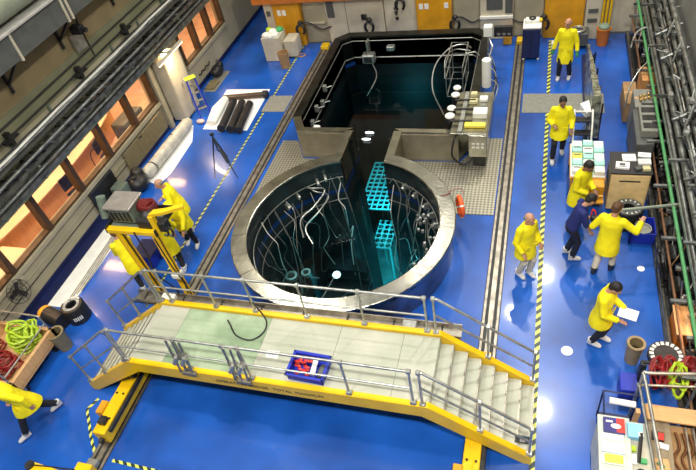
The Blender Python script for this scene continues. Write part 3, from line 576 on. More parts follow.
t = thing('black_tube', 'brown-black tube lying crosswise behind the three parallel tubes', 'tube'); obj('tube', B().tube([(-5.7, 5.98, 0.1), (-4.35, 6.18, 0.1)], 0.09, 16), mat('brown_tube', (0.07, 0.045, 0.03), 0.3), t, True); obj('end_cap', B().tube([(-4.40, 6.17, 0.1), (-4.26, 6.19, 0.1)], 0.125, 18), M_black, t, True)
tag(obj('pink_cap', B().ball((-6.0, 4.75, 0.06), (0.14, 0.10, 0.06), 2), mat('pink_plastic', (.75, .5, .48)), smooth=True), 'small pale pink object on the floor left of the white sheet', 'cap')
# tripod
t = thing('tripod', 'black tripod standing alone on the open blue floor', 'tripod', (-4.27, 2.66, 0)); apx = V((0.0, 0.0, 1.03))
for fx, fy in ((-4.37, 2.2), (-3.69, 2.24), (-4.39, 3.13)):
    f = V((fx+4.27, fy-2.66, 0)); l = obj('leg', B().tube([apx, apx.lerp(f, 0.5), f], [0.022, 0.018, 0.011], 8), M_black, t, True); obj('rubber_foot', B().ball(f+V((0, 0, 0.015)), 0.022, 1), M_black, l, True)
obj('centre_column', B().cyl(0, 0, 0.55, 1.12, 0.018, 8), M_black, t); obj('head', B().box(-0.05, 0.05, -0.05, 0.05, 1.08, 1.16, 0.015), M_black, t)
obj('slung_bag', B().tube([apx.lerp(V((.58, -.42, 0)), 0.3), apx.lerp(V((.58, -.42, 0)), 0.62)], 0.05, 8), M_black, t, True)
# wrapped long tube under the windows
tag(obj('plastic_sheet', B().prism([(-6.6, 2.0), (-5.95, 1.8), (-5.8, 2.3), (-5.85, 3.8), (-6.2, 4.6), (-6.6, 4.6)], 0, 0.012), M_paper), 'white plastic sheet on the floor under the long wrapped tube', 'sheet')
t = thing('wrapped_tube', 'long white plastic-wrapped tube lying by the left wall', 'tube'); ya = [1.95, 2.05, 2.5, 3.2, 3.9, 4.4, 4.55]
obj('tube', B().tube([(-6.35+0.02*k, y, 0.22) for k, y in enumerate(ya)], [0.10, 0.18, 0.17, 0.18, 0.17, 0.17, 0.1], 20), mat('wrapped_plastic', (.50, .48, .40), .3, 0, .2, 6, .4, 12), t, True)
for y in (2.3, 3.6): obj('strap', B().lathe([(0.18, -0.02), (0.18, 0.02)], 20), M_black, t).matrix_local = Matrix.Translation((-6.31, y, 0.22)) @ Matrix.Rotation(1.5708, 4, 'X')
tag(obj('olive_wall_panel', B().box(-6.95, -6.88, 2.1, 4.3, 0.15, 0.78, 0.01), M_bin), 'olive padded panel on the wall behind the wrapped tube', 'panel')
t = thing('wall_valve', 'dark valve bracket on the left wall above the wrapped tube', 'valve', (-6.9, 3.0, 0.75)); obj('body', B().tube([(0, -.1, 0), (0.08, 0, 0), (0, .1, 0)], 0.02, 6), M_dark, t); obj('hook', B().tube(bez([(0, .6, -.05), (.05, .9, .05), (0, 1.1, -.1)]), 0.012, 6), M_oak, t)
tag(obj('wall_screen', B().box(-6.93, -6.86, 0.4, 1.45, 0.12, 0.82, 0.01), M_black), 'black rectangular screen panel on the left wall behind the machine', 'screen')
t = thing('black_sack', 'large black sack on the floor by the wall behind the wrapped tube end', 'sack', (-6.4, 1.6, 0)); obj('sack', B().ball((0, 0, .22), (.3, .3, .24), 3).ball((-.1, .25, .35), (.2, .18, .2), 2), M_black, t, True); obj('tie', B().ball((.05, -.1, .48), .06, 1), M_dark, t)
boxy_cab('pump_unit', 'small grey pump cabinet between the black screen and the black sack', 'pump', -6.8, -6.45, 1.0, 1.35, 0.5, M_hoodg, 1)
# long white trough with rods
tag(obj('navy_sheet', B().box(-6.92, -6.62, -2.9, 0.5, 0, 0.02), M_navy), 'long dark navy strip on the floor against the left wall', 'sheet')
tag(obj('long_white_sheet', B().box(-6.60, -5.98, -2.5, 0.3, 0, 0.02), M_white), 'long white board on the floor below the left windows', 'board')
for k in range(4): tag(obj('steel_rod', B().tube([(-6.13+0.055*k, -2.35+0.12*k, 0.035), (-6.22+0.05*k, 0.3, 0.035)], 0.014, 6), M_pipe, smooth=True), ('leftmost', 'second from the left', 'third from the left', 'rightmost')[k]+' of four long steel rods on the long white board', 'rod', 'steel rods on the white board')
t = thing('wall_fan', 'black caged fan on the left wall beside the lime hoses', 'fan', (-6.72, -2.75, 0.80))
R = Matrix.Rotation(1.2, 4, 'Y')
cage = obj('cage', B(), M_black, t)
bb = B()
for r_ in (0.1, 0.18, 0.27): bb.tube([(r_*math.cos(a*math.pi/12), r_*math.sin(a*math.pi/12), 0.05) for a in range(24)], 0.007, 5, closed=True)
for k in range(16): a = k*math.pi/8; bb.tube([(0.04*math.cos(a), 0.04*math.sin(a), 0.06), (0.27*math.cos(a), 0.27*math.sin(a), 0.04)], 0.004, 4)
bb.bm.to_mesh(cage.data); cage.matrix_local = R
for k in range(3):
    a = k*2.094+0.4; o = obj('blade', B().obox((0.04*math.cos(a), 0.04*math.sin(a), 0.0), (0.22*math.cos(a), 0.22*math.sin(a), 0.01), 0.11, 0.012, up=(0.3, 0.2, 1)), M_dark, t); o.matrix_local = R
obj('motor', B().cyl(0, 0, -0.12, 0.03, 0.06, 12), M_black, t, True).matrix_local = R; obj('arm', B().tube([(-0.2, 0.1, -0.1), (-0.05, 0, -0.05)], 0.02, 6), M_black, t); obj('socket', B().box(-0.22, -0.12, 0.3, 0.42, -0.1, 0.05, 0.01), M_beige, t)
t = thing('cable_drum', 'black drum with white-marked ring top standing beside the orange-ended roll', 'drum', (-5.55, -2.68, 0))
t.scale = (0.83, 0.83, 0.83)
obj('shell', B().lathe([(0.13, 0.05), (0.13, 0.52), (0.15, 0.54), (0.28, 0.54), (0.31, 0.50), (0.31, 0.02), (0.28, 0.0), (0.13, 0.0)], 30, closed_prof=True), M_black, t, True)
obj('top_ring', B().lathe([(0.15, 0.54), (0.15, 0.55), (0.22, 0.552), (0.22, 0.54)], 30, closed_prof=True), mat('worn_grey', (.3, .3, .28), .6, 0, .5, 12), t)
for k in range(7): a = 1.2+k*0.3; obj('white_mark', B().box(-0.018, 0.018, -0.03, 0.03, 0.545, 0.556), M_white, t, loc=(0.245*math.cos(a), 0.245*math.sin(a), 0), rz=a)
for k in range(5): a = -1.1+k*0.16; obj('white_mark', B().box(0.305, 0.316, -0.015, 0.015, 0.18, 0.30), M_white, t, rz=a)
t = thing('cable_roll', 'black roll with orange end lying by the left wall', 'roll', (-5.98, -2.90, 0.19), -0.25)
obj('roll', B().tube([(-0.25, 0, 0), (0.28, 0, 0)], 0.19, 24), M_black, t, True); obj('orange_end', B().tube([(-0.36, 0, 0), (-0.24, 0, 0)], 0.185, 24), mat('orange_plastic', (.85, .36, .02)), t, True)
def bin_(x, y, h, r, label, m=None):
    t = thing('waste_bin', label, 'bin', (x, y, 0)); obj('shell', B().lathe([(0, 0), (r*0.82, 0), (r, h), (r-0.02, h), (r*0.8, 0.03), (0, 0.03)], 28), m or M_bin, t, True); obj('rim', B().lathe([(r-0.03, h-0.01), (r+0.015, h-0.01), (r+0.015, h+0.02), (r-0.03, h+0.02)], 28, closed_prof=True), m or M_bin, t, True); obj('liner', B().lathe([(0, 0.1), (r*0.75, 0.12), (r*0.93, h-0.03)], 20), M_dark, t, True)
bin_(-5.40, -3.45, 0.50, 0.17, 'olive waste bin beside the timber hose cart')
# hose cart
t = thing('hose_cart', 'pale timber cart with steel hoops below the left wall', 'cart', (-6.1, -4.0, 0), 0.0)
obj('bed', B().box(-0.75, 0.68, -0.78, 0.6, 0.30, 0.36), M_oak, t)
for a in ((0.60, 0.68, -0.78, 0.6), (-0.75, -0.67, -0.78, 0.6), (-0.75, 0.68, 0.52, 0.6), (-0.75, 0.68, -0.78, -0.70)): obj('side_board', B().box(a[0], a[1], a[2], a[3], 0.34, 0.62, 0.008), M_oak, t)
for x, y in ((-0.6, -0.6), (0.55, -0.6), (-0.6, 0.45), (0.55, 0.45)): w_ = obj('wheel', B().tube([(x-0.03, y, 0.1), (x+0.03, y, 0.1)], 0.1, 16), M_black, t, True); obj('fork', B().box(x-0.05, x+0.05, y-0.02, y+0.02, 0.12, 0.3), M_pipe, w_)
for y in (-0.74, 0.56): obj('hoop', B().tube(bez([(-0.72, y, 0.5), (-0.72, y, 0.95), (-0.6, y, 1.05), (0.5, y, 1.05), (0.62, y, 0.95), (0.62, y, 0.5)], 4), 0.018, 8), M_pipe, t, True)
for z in (0.8,): obj('hoop', B().tube([(0.62, -0.74, z), (0.62, 0.56, z)], 0.016, 8), M_pipe, t)
def coil(c, r, nturn, hr, m, label, group, rx=1.0, tilt=None, seed=1, dz=0.02, name='coiled_hose'):
    rnd = random.Random(seed); pts = []; n_ = 18
    for k in range(int(nturn*n_)+1):
        a = k*2*math.pi/n_; rr = r*(0.70+0.35*math.sin(k*0.53+seed)+rnd.uniform(-0.08, 0.08)); p = V((rr*rx*math.cos(a), rr*math.sin(a), dz*k/n_+rnd.uniform(0, 0.015)))
        if tilt: p = Matrix.Rotation(tilt[1], 3, tilt[0]) @ p
        pts.append(V(c)+p)
    o = obj(name, B().tube(pts, hr, 6), m, smooth=True); return tag(o, label, 'hose', group)
coil((-5.95, -3.75, 0.42), 0.27, 9, 0.025, M_lime, 'tangled lime-green hose in the timber cart', 'lime hoses in the timber cart', 1.2, ('Y', 0.3), 3, 0.06)
coil((-5.8, -3.6, 0.62), 0.26, 4, 0.025, M_lime, 'lime-green hose draped over the far corner of the timber cart', 'lime hoses in the timber cart', 0.7, ('X', 0.5), 5, 0.05)
coil((-5.95, -4.35, 0.42), 0.26, 7, 0.022, M_red, 'dark red hose heaped in the near half of the timber cart', 'red hoses in the timber cart', 1.2, None, 7, 0.05)
coil((-6.45, -4.1, 0.45), 0.24, 6, 0.022, M_red, 'dark red hose against the wall side of the timber cart', 'red hoses in the timber cart', 0.8, None, 9, 0.05)
# small yellow guard at the bottom left
t = thing('floor_guard', 'low yellow steel bar with round boss at the bottom edge', 'guard', (-3.78, -6.05, 0), 0.25)
obj('bar', B().obox((-0.3, 0.1, 0.42), (0.75, -0.25, 0.42), 0.12, 0.08, 0.01), M_yel, t); obj('boss', B().cyl(-0.3, 0.1, 0.38, 0.5, 0.08, 16), M_dark, t, True); obj('leg', B().box(-0.05, 0.05, -0.05, 0.05, 0, 0.4), M_yel, t); obj('leg', B().box(0.55, 0.65, -0.25, -0.15, 0, 0.4), M_yel, t); obj('chain', B().tube(bez([(-0.3, 0.1, 0.5), (0.1, 0.05, 0.46), (0.6, -0.05, 0.5)]), 0.012, 6), M_dark, t)
# ================================================================ BRIDGE
DZ = 1.26; YB, YF = -2.90, -4.22; XL, XR = -2.72, 2.60; XLE, XRE = -4.16, 4.14
t = thing('service_bridge', 'yellow bridge with pale deck and steps at both ends spanning the blue floor', 'bridge'); BR = t
dm = [M_deck, M_deckg, M_deck, M_deck, M_deck]
xs = [XL, -2.1, -0.42, 0.9, 2.0, XR]
for k in range(5): obj('deck_plate', B().box(xs[k]+0.003, xs[k+1]-0.003, YF+0.06, YB-0.06, DZ-0.05, DZ), dm[k], t)
NS = 7
for s in (1, -1):
    xa, xb = (XR, XRE) if s > 0 else (XL, XLE)
    run = (xb-xa)/NS
    for k in range(NS):
        z = DZ-(k+1)*DZ/(NS+1) ; x0 = xa+run*k; x1 = xa+run*(k+1)
        obj('tread', B().box(min(x0, x1), max(x0, x1)+0.0, YF+0.06, YB-0.06, z-0.03, z, 0.004), M_deck, t)
        obj('riser', B().box(x0-0.006, x0+0.006, YF+0.06, YB-0.06, z, z+DZ/(NS+1)-0.05), M_deck, t)
        obj('nosing', B().box(min(x1, x1-s*0.02), max(x1, x1-s*0.02), YF+0.06, YB-0.06, z, z+0.006), M_rail, t)
for y, nm in ((YB, 'far'), (YF, 'near')):
    ys = (y-0.05, y+0.05)
    for s in (1, -1):
        xa, xb = (XR, XRE) if s > 0 else (XL, XLE)
        pr = [(xa, DZ+0.06), (xb, 0.20), (xb, 0.0), (xb-s*0.12, 0.0), (xa-s*0.1, DZ-0.24), (xa-s*0.1, DZ+0.06)]
        bm = B(); vs0 = [bm.bm.verts.new((x, ys[0], z)) for x, z in pr]; vs1 = [bm.bm.verts.new((x, ys[1], z)) for x, z in pr]
        bm.bm.faces.new(vs0); bm.bm.faces.new(vs1[::-1])
        for i in range(6): bm.bm.faces.new((vs0[i], vs0[(i+1) % 6], vs1[(i+1) % 6], vs1[i]))
        obj('stair_stringer', bm, M_yel, t)
    obj('side_girder', B().box(XL+0.1, XR-0.1, ys[0], ys[1], DZ-0.24, DZ+0.06, 0.008), M_yel, t)
for k, x in enumerate((-1.9, -0.6, 0.7, 1.9)): obj('cross_beam', B().box(x-0.05, x+0.05, YF+0.05, YB-0.05, DZ-0.2, DZ-0.06), M_yel, t)
stuff(text('lettering', 'OPERATION BRIDGE   TOTAL  MAXIMUM', 0.105, (-1.02, YF-0.052, DZ-0.14), Matrix.Rotation(math.pi/2, 3, 'X'), M_dark, t))
stuff(text('lettering', '73', 0.11, (-0.22, -3.72, DZ+0.003), Matrix.Rotation(0.1, 3, 'Z'), M_grey, t))
obj('number_tag', B().box(-0.26, -0.04, -3.76, -3.62, DZ, DZ+0.002), M_white, t)
def rails(y, top, mid, posts, label, dz=0.0):
    t = thing('guard_rail', label, 'railing')
    obj('top_rail', B().tube(bez(top, 4) if False else top, 0.022, 10), M_pipe, t, True); obj('mid_rail', B().tube(mid, 0.018, 8), M_pipe, t, True)
    for x, z0, z1 in posts:
        p = obj('post', B().tube([(x, y, z0), (x, y, z1)], 0.020, 8), M_pipe, t, True)
        obj('clamp', B().box(x-0.035, x+0.035, y-0.035, y+0.035, z1-0.03, z1+0.03, 0.01), M_pipe, p)
        obj('base_clamp', B().box(x-0.05, x+0.05, y-0.04, y+0.04, z0-0.02, z0+0.06, 0.01), M_pipe, p)
    return t
RT = 0.94
def sz(x):          # stringer top height along the steps
    if x > XR: return DZ+0.06-(x-XR)/(XRE-XR)*(DZ-0.14)
    if x < XL: return DZ+0.06-(XL-x)/(XL-XLE)*(DZ-0.14)
    return DZ+0.06
for y, lab in ((YB+0.0, 'far'), (YF-0.0, 'near')):
    yy = y
    px = [-2.72, -2.5, -1.55, -0.75, 0.25, 1.30, 2.38] if lab == 'far' else [-2.72, -1.45, -0.58, -0.30, 1.37, 2.38]
    top = [(px[0], yy, DZ+RT), (2.40, yy, DZ+RT)]; mid = [(px[0], yy, DZ+RT*0.52), (2.40, yy, DZ+RT*0.52)]
    rails(yy, top, mid, [(x, DZ+0.06, DZ+RT) for x in px], 'steel guard rail along the %s side of the bridge deck' % lab)
    for s, side in ((1, 'right'), (-1, 'left')):
        xa = 2.52 if s > 0 else -2.80; xb = 4.10 if s > 0 else -4.12; xm = (xa+xb)/2+s*0.05
        top = [(xa, yy, sz(xa)+RT-0.06), (xa+s*0.06, yy, sz(xa)+RT-0.06), (xb, yy, sz(xb)+RT-0.1), (xb, yy, sz(xb)+RT*0.5)]
        mid = [(xa, yy, sz(xa)+RT*0.5), (xb, yy, sz(xb)+RT*0.5-0.04)]
        rails(yy, top, mid, [(xa, DZ+0.02, sz(xa)+RT-0.06), (xm, sz(xm), sz(xm)+RT-0.08), (xb, sz(xb), sz(xb)+RT-0.1)], 'sloping steel handrail on the %s side of the %s bridge steps' % (lab, side))
for x, l in ((-1.45, 'cluster of steel pole clamps on the near bridge rail, the left one'), (-0.42, 'cluster of steel pole clamps on the near bridge rail beside the lettering')):
    t = thing('pole_clamp', l, 'clamp', (x, YF-0.07, DZ))
    for k in range(3): obj('arm', B().obox((-0.16+0.12*k, 0.0, 0.05), (-0.10+0.12*k, 0.03, 0.95), 0.03, 0.03, 0.005), M_rail, t)
    for k in range(6): obj('jaw', B().box(-0.16+0.05*k, -0.10+0.05*k, -0.07, 0.07, 0.35+0.08*(k % 3), 0.43+0.08*(k % 3), 0.01), M_pipe, t)
    obj('foot', B().box(-0.13, 0.13, -0.04, 0.04, 0.02, 0.08, 0.01), M_rail, t)
t = thing('notice_plate', 'small dark plate at the foot of the near handrail, right end', 'sign', (4.0, YF+0.08, 0.42)); obj('plate', B().box(-0.12, 0.1, -0.01, 0.01, 0, 0.24, 0.004), mat('slate_plate', (0.05, 0.09, 0.11)), t); obj('number', B().box(-0.05, 0.03, -0.015, -0.01, 0.07, 0.17), M_white, t)
# wheeled legs of the bridge on the crane rails
def leg_(x, label, ylo, yhi):
    t = thing('bridge_leg', label, 'bridge leg', (x, 0, 0))
    obj('end_carriage', B().box(-0.13, 0.13, ylo, yhi, 0.08, 0.40, 0.012), M_yel, t); obj('column', B().box(-0.12, 0.12, YF+0.06, YB-0.06, 0.40, 0.55, 0.01), M_yel, t)
    for y in (ylo+0.18, yhi-0.18): obj('wheel', B().tube([(-0.05, y, 0.12), (0.05, y, 0.12)], 0.10, 18), M_dark, t, True)
    obj('buffer', B().tube([(0, ylo-0.08, 0.2), (0, ylo, 0.2)], 0.05, 12), M_black, t)
    obj('drive_box', B().box(-0.26, -0.12, -4.9, -4.65, 0.25, 0.45, 0.01), M_yel_o, t); obj('side_channel', B().box(0.13, 0.19, ylo+0.1, yhi-0.1, 0.30, 0.36), M_dark, t)
    for k in range(4): obj('bolt', B().cyl(-0.07+0.14*(k % 2), ylo+0.3+0.5*(k//2), 0.40, 0.425, 0.02, 8), M_dark, t)
    return t
tl = leg_(-3.22, 'yellow wheeled bridge leg on the left crane rail with motor parts', -5.25, -2.6)
obj('motor', B().tube([(-0.1, -4.15, 0.5), (0.15, -4.05, 0.5)], 0.09, 14), M_dark, tl, True); obj('motor', B().tube([(0.0, -3.9, 0.52), (0.2, -3.8, 0.55)], 0.07, 14), M_dark, tl, True); obj('junction_box', B().box(-0.07, 0.07, -5.1, -4.95, 0.40, 0.5, 0.01), M_dark, tl)
leg_(3.26, 'yellow wheeled bridge leg on the right crane rail', -5.35, -2.55)
t = thing('rail_cover', 'yellow cover box over the left crane rail at the bottom edge', 'cover', (-3.22, 0, 0)); obj('cover', B().box(-0.15, 0.15, -7.6, -5.75, 0.05, 0.30, 0.012), M_yel, t); obj('roller', B().box(-0.1, 0.1, -5.75, -5.6, 0.05, 0.15, 0.01), M_pipe, t)
t = thing('steel_trough', 'long grey steel trough running behind the far side of the bridge', 'trough')
obj('trough', B().box(-3.6, 2.9, -2.78, -2.52, 0.98, 1.01).box(-3.6, 2.9, -2.54, -2.52, 0.98, 1.09).box(-3.6, 2.9, -2.78, -2.76, 0.98, 1.09), M_rail, t)
for k in range(8): obj('cover_joint', B().box(-3.4+k*0.85, -3.37+k*0.85, -2.78, -2.52, 1.01, 1.02), M_dark, t)
tag(obj('junction_box', B().box(-2.9, -2.62, -2.80, -2.62, 1.09, 1.2, 0.01), M_white), 'pale junction box on the steel trough at its left end', 'box')
tag(obj('junction_box', B().box(1.9, 2.15, -2.80, -2.62, 1.09, 1.2, 0.01), M_pipe), 'grey junction box on the steel trough near the right bridge steps', 'box')
tag(obj('black_cable', B().tube(bez([(-1.24, -3.13, DZ+0.02), (-1.15, -3.22, DZ+0.015), (-0.95, -3.42, DZ+0.015), (-0.65, -3.48, DZ+0.015), (-0.47, -3.3, DZ+0.02), (-0.5, -3.05, DZ+0.05), (-0.75, -2.9, DZ+0.35), (-0.85, -2.8, DZ+0.15), (-0.72, -2.66, DZ-0.1)]), 0.014, 8), M_black, smooth=True), 'black cable looping across the far edge of the bridge deck', 'cable')
t = thing('blue_crate', 'blue plastic crate of red parts on the bridge deck', 'crate', (0.60, -3.90, DZ), -0.04)
obj('floor_panel', B().box(-0.29, 0.29, -0.2, 0.2, 0.0, 0.015), M_blue, t)
for a in ((-0.31, -0.285, -0.22, 0.22), (0.285, 0.31, -0.22, 0.22), (-0.31, 0.31, -0.22, -0.195), (-0.31, 0.31, 0.195, 0.22)): obj('side_wall', B().box(*a, 0, 0.17, 0.004), M_blue, t)
obj('rim', B().box(-0.33, 0.33, -0.24, -0.215, 0.15, 0.175).box(-0.33, 0.33, 0.215, 0.24, 0.15, 0.175).box(-0.33, -0.305, -0.24, 0.24, 0.15, 0.175).box(0.305, 0.33, -0.24, 0.24, 0.15, 0.175), M_blue, t)
rnd = random.Random(3)
for k in range(26):
    tag(obj('red_part', B().ball((0.60+rnd.uniform(-0.25, 0.03), -3.90+rnd.uniform(-0.15, 0.15), DZ+0.06+rnd.uniform(0, 0.06)), (0.045, 0.03, 0.025), 1), mat('bright_red', (0.62, 0.03, 0.02), 0.4)), 'small red part lying in the blue crate on the bridge', 'part', 'red parts in the blue crate')
tag(obj('white_card', B().box(0.66, 0.74, -4.05, -3.74, DZ+0.12, DZ+0.15, rz=0.06), M_paper), 'white strip lying in the right half of the blue crate on the bridge', 'card')
tag(obj('grey_cloth', B().ball((0.84, -3.95, DZ+0.10), (0.07, 0.15, 0.07), 2), M_grey, smooth=True), 'grey cloth in the right end of the blue crate on the bridge', 'cloth')
# lifting frame on the left end of the bridge
t = thing('lifting_frame', 'yellow lifting frame with a machine head behind the left end of the bridge', 'hoist frame', (-2.95, -2.45, 0)); 
for x, xt in ((-0.15, -0.44), (0.48, 0.34)):
    obj('column', B().obox((x, 0, 0.03), (xt, 0.1, 2.62), 0.11, 0.11, 0.01), M_yel, t); obj('column_edge', B().obox((x+0.062, -0.02, 0.1), (xt+0.062, 0.08, 2.6), 0.02, 0.09), M_black, t); obj('foot', B().box(x-0.12, x+0.12, -0.12, 0.12, 0, 0.04), M_dark, t)
obj('cross_beam', B().box(-0.62, 0.42, 0.02, 0.14, 2.60, 2.70, 0.01), M_yel, t); obj('tray', B().box(-0.62, 0.42, 0.14, 0.70, 2.62, 2.66), M_hoodg, t)
obj('tray_edge', B().box(-0.64, -0.62, 0.02, 0.72, 2.6, 2.74).box(0.42, 0.44, 0.02, 0.72, 2.6, 2.74).box(-0.64, 0.44, 0.70, 0.72, 2.6, 2.74), M_dark, t)
obj('clamp_block', B().box(0.33, 0.50, -0.05, 0.12, 1.5, 1.62, 0.01), M_white, t)
obj('head_unit', B().box(-0.55, -0.05, 0.2, 0.62, 2.72, 3.05, 0.02), M_hoodg, t); obj('head_unit_lid', B().box(-0.60, -0.02, 0.16, 0.66, 3.05, 3.10, 0.01), mat('lid_steel', (.36, .33, .30), .35, .5), t)
for k in range(5): obj('vent', B().box(-0.5+0.09*k, -0.45+0.09*k, 0.185, 0.2, 2.78, 2.98), M_black, t)
obj('gearbox', B().ball((0.18, 0.35, 2.82), (0.16, 0.2, 0.16), 2), M_dark, t, True); obj('gearbox', B().box(0.05, 0.35, 0.1, 0.3, 2.7, 2.9, 0.02), M_black, t)
for k in range(3): obj('coiled_lead', B().tube([(0.17+0.14*math.cos(a*0.5), 0.45+0.13*math.sin(a*0.5), 2.92+0.04*k) for a in range(13)], 0.025, 6, closed=True), mat('maroon_hose', (0.12, 0.008, 0.008)), t, True)
obj('maroon_drum', B().tube([(0.0, 0.5, 2.9), (0.26, 0.42, 2.92)], 0.14, 18), mat('maroon_hose', (0.12, 0.008, 0.008)), t, True)
obj('green_motor', B().tube([(-0.75, 0.35, 2.95), (-0.75, 0.42, 3.15)], 0.085, 16), M_hoodg, t, True); obj('green_motor', B().tube([(-0.72, 0.25, 2.78), (-0.72, 0.3, 2.95)], 0.075, 14), M_hoodg, t, True); obj('motor_arm', B().box(-0.75, -0.55, 0.25, 0.4, 2.72, 2.82), M_dark, t)
obj('jib_plate', B().prism([(0.42, 0.10), (0.62, 0.15), (1.00, 0.36), (0.96, 0.43), (0.66, 0.29), (0.46, 0.24)], 3.02, 3.08), M_yel, t)
obj('jib_mast', B().box(0.38, 0.48, 0.08, 0.18, 2.6, 3.03, 0.01), M_yel, t); obj('hook_block', B().box(0.42, 0.62, 0.12, 0.3, 2.62, 2.85, 0.02), M_black, t)
for s in (0, 1): obj('hook', B().tube(bez([(0.56+0.1*s, 0.15, 2.75), (0.64+0.1*s, 0.12, 2.7), (0.62+0.1*s, 0.1, 2.58), (0.55+0.1*s, 0.1, 2.6)]), 0.022, 6), M_black, t, True)
obj('cable', B().tube(bez([(0.0, 0.0, 2.7), (0.12, -0.1, 2.2), (0.05, -0.1, 1.7), (0.3, -0.08, 1.2), (0.25, -0.05, 0.6)]), 0.016, 6), M_black, t, True)
obj('cable', B().tube(bez([(0.4, -0.02, 2.6), (0.55, -0.12, 2.0), (0.6, -0.1, 1.5), (0.5, -0.05, 1.1)]), 0.014, 6), M_black, t, True)
t = thing('blue_bin_bag', 'bright blue plastic crate behind the lifting frame at the wall', 'crate', (-4.55, -0.9, 0)); obj('body', B().box(-.4, .1, -.2, .35, 0, .35, .02), M_blue, t); obj('lid', B().box(-.42, .12, -.22, .37, .35, .38, .01), M_navy, t)
# ================================================================ POOL-SIDE EQUIPMENT
t = thing('sample_console', 'long stainless console on the right curb of the black pool', 'console', (2.32, 3.95, 0))
obj('table_top', B().box(-0.38, 0.48, -0.95, 0.85, 0.98, 1.02, 0.008), M_steel, t); obj('front_panel', B().box(0.05, 0.48, -0.97, -0.93, 0.35, 0.98, 0.01), M_steel, t); obj('side_panel', B().box(0.46, 0.50, -0.95, 0.85, 0.35, 0.98), M_steel, t)
for k in range(6): obj('button', B().box(0.13+0.11*(k % 3), 0.20+0.11*(k % 3), -0.985, -0.97, 0.72-0.10*(k//3), 0.76-0.10*(k//3)), M_white, t)
obj('base_box', B().box(0.15, 0.45, -0.9, -0.5, 0.0, 0.35, 0.01), M_dark, t); obj('base_box', B().box(0.15, 0.45, 0.4, 0.8, 0.0, 0.35, 0.01), M_dark, t)
obj('inner_rail', B().box(-0.20, -0.10, -0.95, 0.75, 1.02, 1.10, 0.005), M_pipe, t)
for y in (-0.55, -0.05, 0.35): obj('cross_arm', B().box(-0.42, 0.1, y-0.03, y+0.03, 1.08, 1.12), M_dark, t)
for k, (x, y, r) in enumerate(((1.86, 3.62, 0.12), (1.86, 3.95, 0.11), (1.88, 4.55, 0.11), (1.88, 4.88, 0.10))):
    t = thing('sample_pot', ['white-capped black pot on the console edge, nearest the front', 'second white-capped pot from the front on the console edge', 'third white-capped pot from the front on the console edge', 'farthest white-capped pot on the console edge'][k], 'pot', (x, y, 1.0))
    obj('body', B().lathe([(0, -0.12), (r*0.85, -0.12), (r*0.92, 0.08), (0, 0.08)], 20), M_black, t, True); obj('cap', B().lathe([(0, 0.13), (r*0.8, 0.13), (r, 0.11), (r, 0.08), (0, 0.08)], 24), M_white, t, True)
for k, (x, y, w_, d_, h_, m, l) in enumerate(((2.58, 3.75, .34, .28, .16, M_white, 'large white plastic tub on the stainless console'), (2.50, 3.30, .5, .16, .08, M_ybox, 'long yellowish tray at the near end of the console'), (2.36, 4.3, .2, .16, .1, mat('straw', (.6, .55, .3)), 'small straw-coloured box on the middle of the console'), (2.6, 4.42, .2, .18, .09, M_white, 'small white box at the far end of the console'), (2.34, 4.62, .16, .14, .1, mat('straw', (.6, .55, .3)), 'straw-coloured box at the far end of the console'), (2.62, 4.12, .14, .12, .08, M_gmat, 'small grey box right of the straw box on the console'))):
    tag(obj('tub', B().box(x-w_/2, x+w_/2, y-d_/2, y+d_/2, 1.02, 1.02+h_, 0.015), m), l, 'box')
tag(obj('white_cylinder', B().lathe([(0, 0), (0.12, 0), (0.12, 0.75), (0.10, 0.77), (0, 0.77)], 22, c=(2.58, 5.35, 0.86)), M_white, smooth=True), 'tall white cylinder standing on the curb beyond the console', 'canister')
t = thing('camera_post', 'steel post with white sensor box on the back right curb corner', 'instrument', (2.45, 7.2, 0.86))
obj('post', B().cyl(0, 0, 0, 0.5, 0.03, 8), M_pipe, t); obj('box', B().box(-0.12, 0.12, -0.1, 0.12, 0.45, 0.75, 0.02), M_white, t); obj('arm', B().tube([(0, 0, 0.45), (0.15, -0.35, 0.3), (0.1, -0.9, 0.25)], 0.025, 6), M_pipe, t); obj('panel', B().box(0.15, 0.65, 0.1, 0.2, 0.35, 0.65, 0.01), M_dark, t)
for k in range(3): obj('dial', B().cyl(0.28+k*0.14, 0.1, 0.42, 0.46, 0.05, 10), M_pipe, t)
for k in range(5): tag(obj('loose_cable', B().tube(bez([(2.45, 7.0-0.3*k, 0.9), (2.65+0.05*k, 6.8-0.3*k, 0.7), (2.72, 6.5-0.35*k, 0.3), (2.62+0.04*k, 6.2-0.3*k, 0.05)]), 0.016, 6), M_black if k % 2 else M_pipe, smooth=True), ('nearest', 'second nearest', 'middle', 'second farthest', 'farthest')[k and 4-k if False else (4-k)] + ' of the five loose cables draped over the right curb', 'cable', 'cables on the right curb')
tag(obj('black_hose', B().tube(bez([(2.08, 3.25, 0.88), (2.0, 3.1, 0.7), (1.98, 2.98, 0.35), (2.25, 2.95, 0.15), (2.5, 3.05, 0.35), (2.52, 3.3, 0.8)]), 0.022, 8), M_black, smooth=True), 'black hose looping down the front right corner of the curb', 'hose')
tag(obj('yellow_label', B().box(2.02, 2.28, 3.36, 3.46, 0.862, 0.868, rz=-0.6), M_yel), 'small yellow label on the front right corner of the curb', 'label')
t = thing('wire_basket', 'rectangular steel basket hanging at the back right of the black pool', 'basket', (1.62, 6.9, 0.6))
for z, s in ((0.35, 1.0), (0.0, 1.0), (-0.6, 0.95)): obj('hoop', B().tube([(-0.24*s, -0.75*s, z), (0.24*s, -0.75*s, z), (0.24*s, 0.65*s, z), (-0.24*s, 0.65*s, z)], 0.018, 6, closed=True), M_pipe, t)
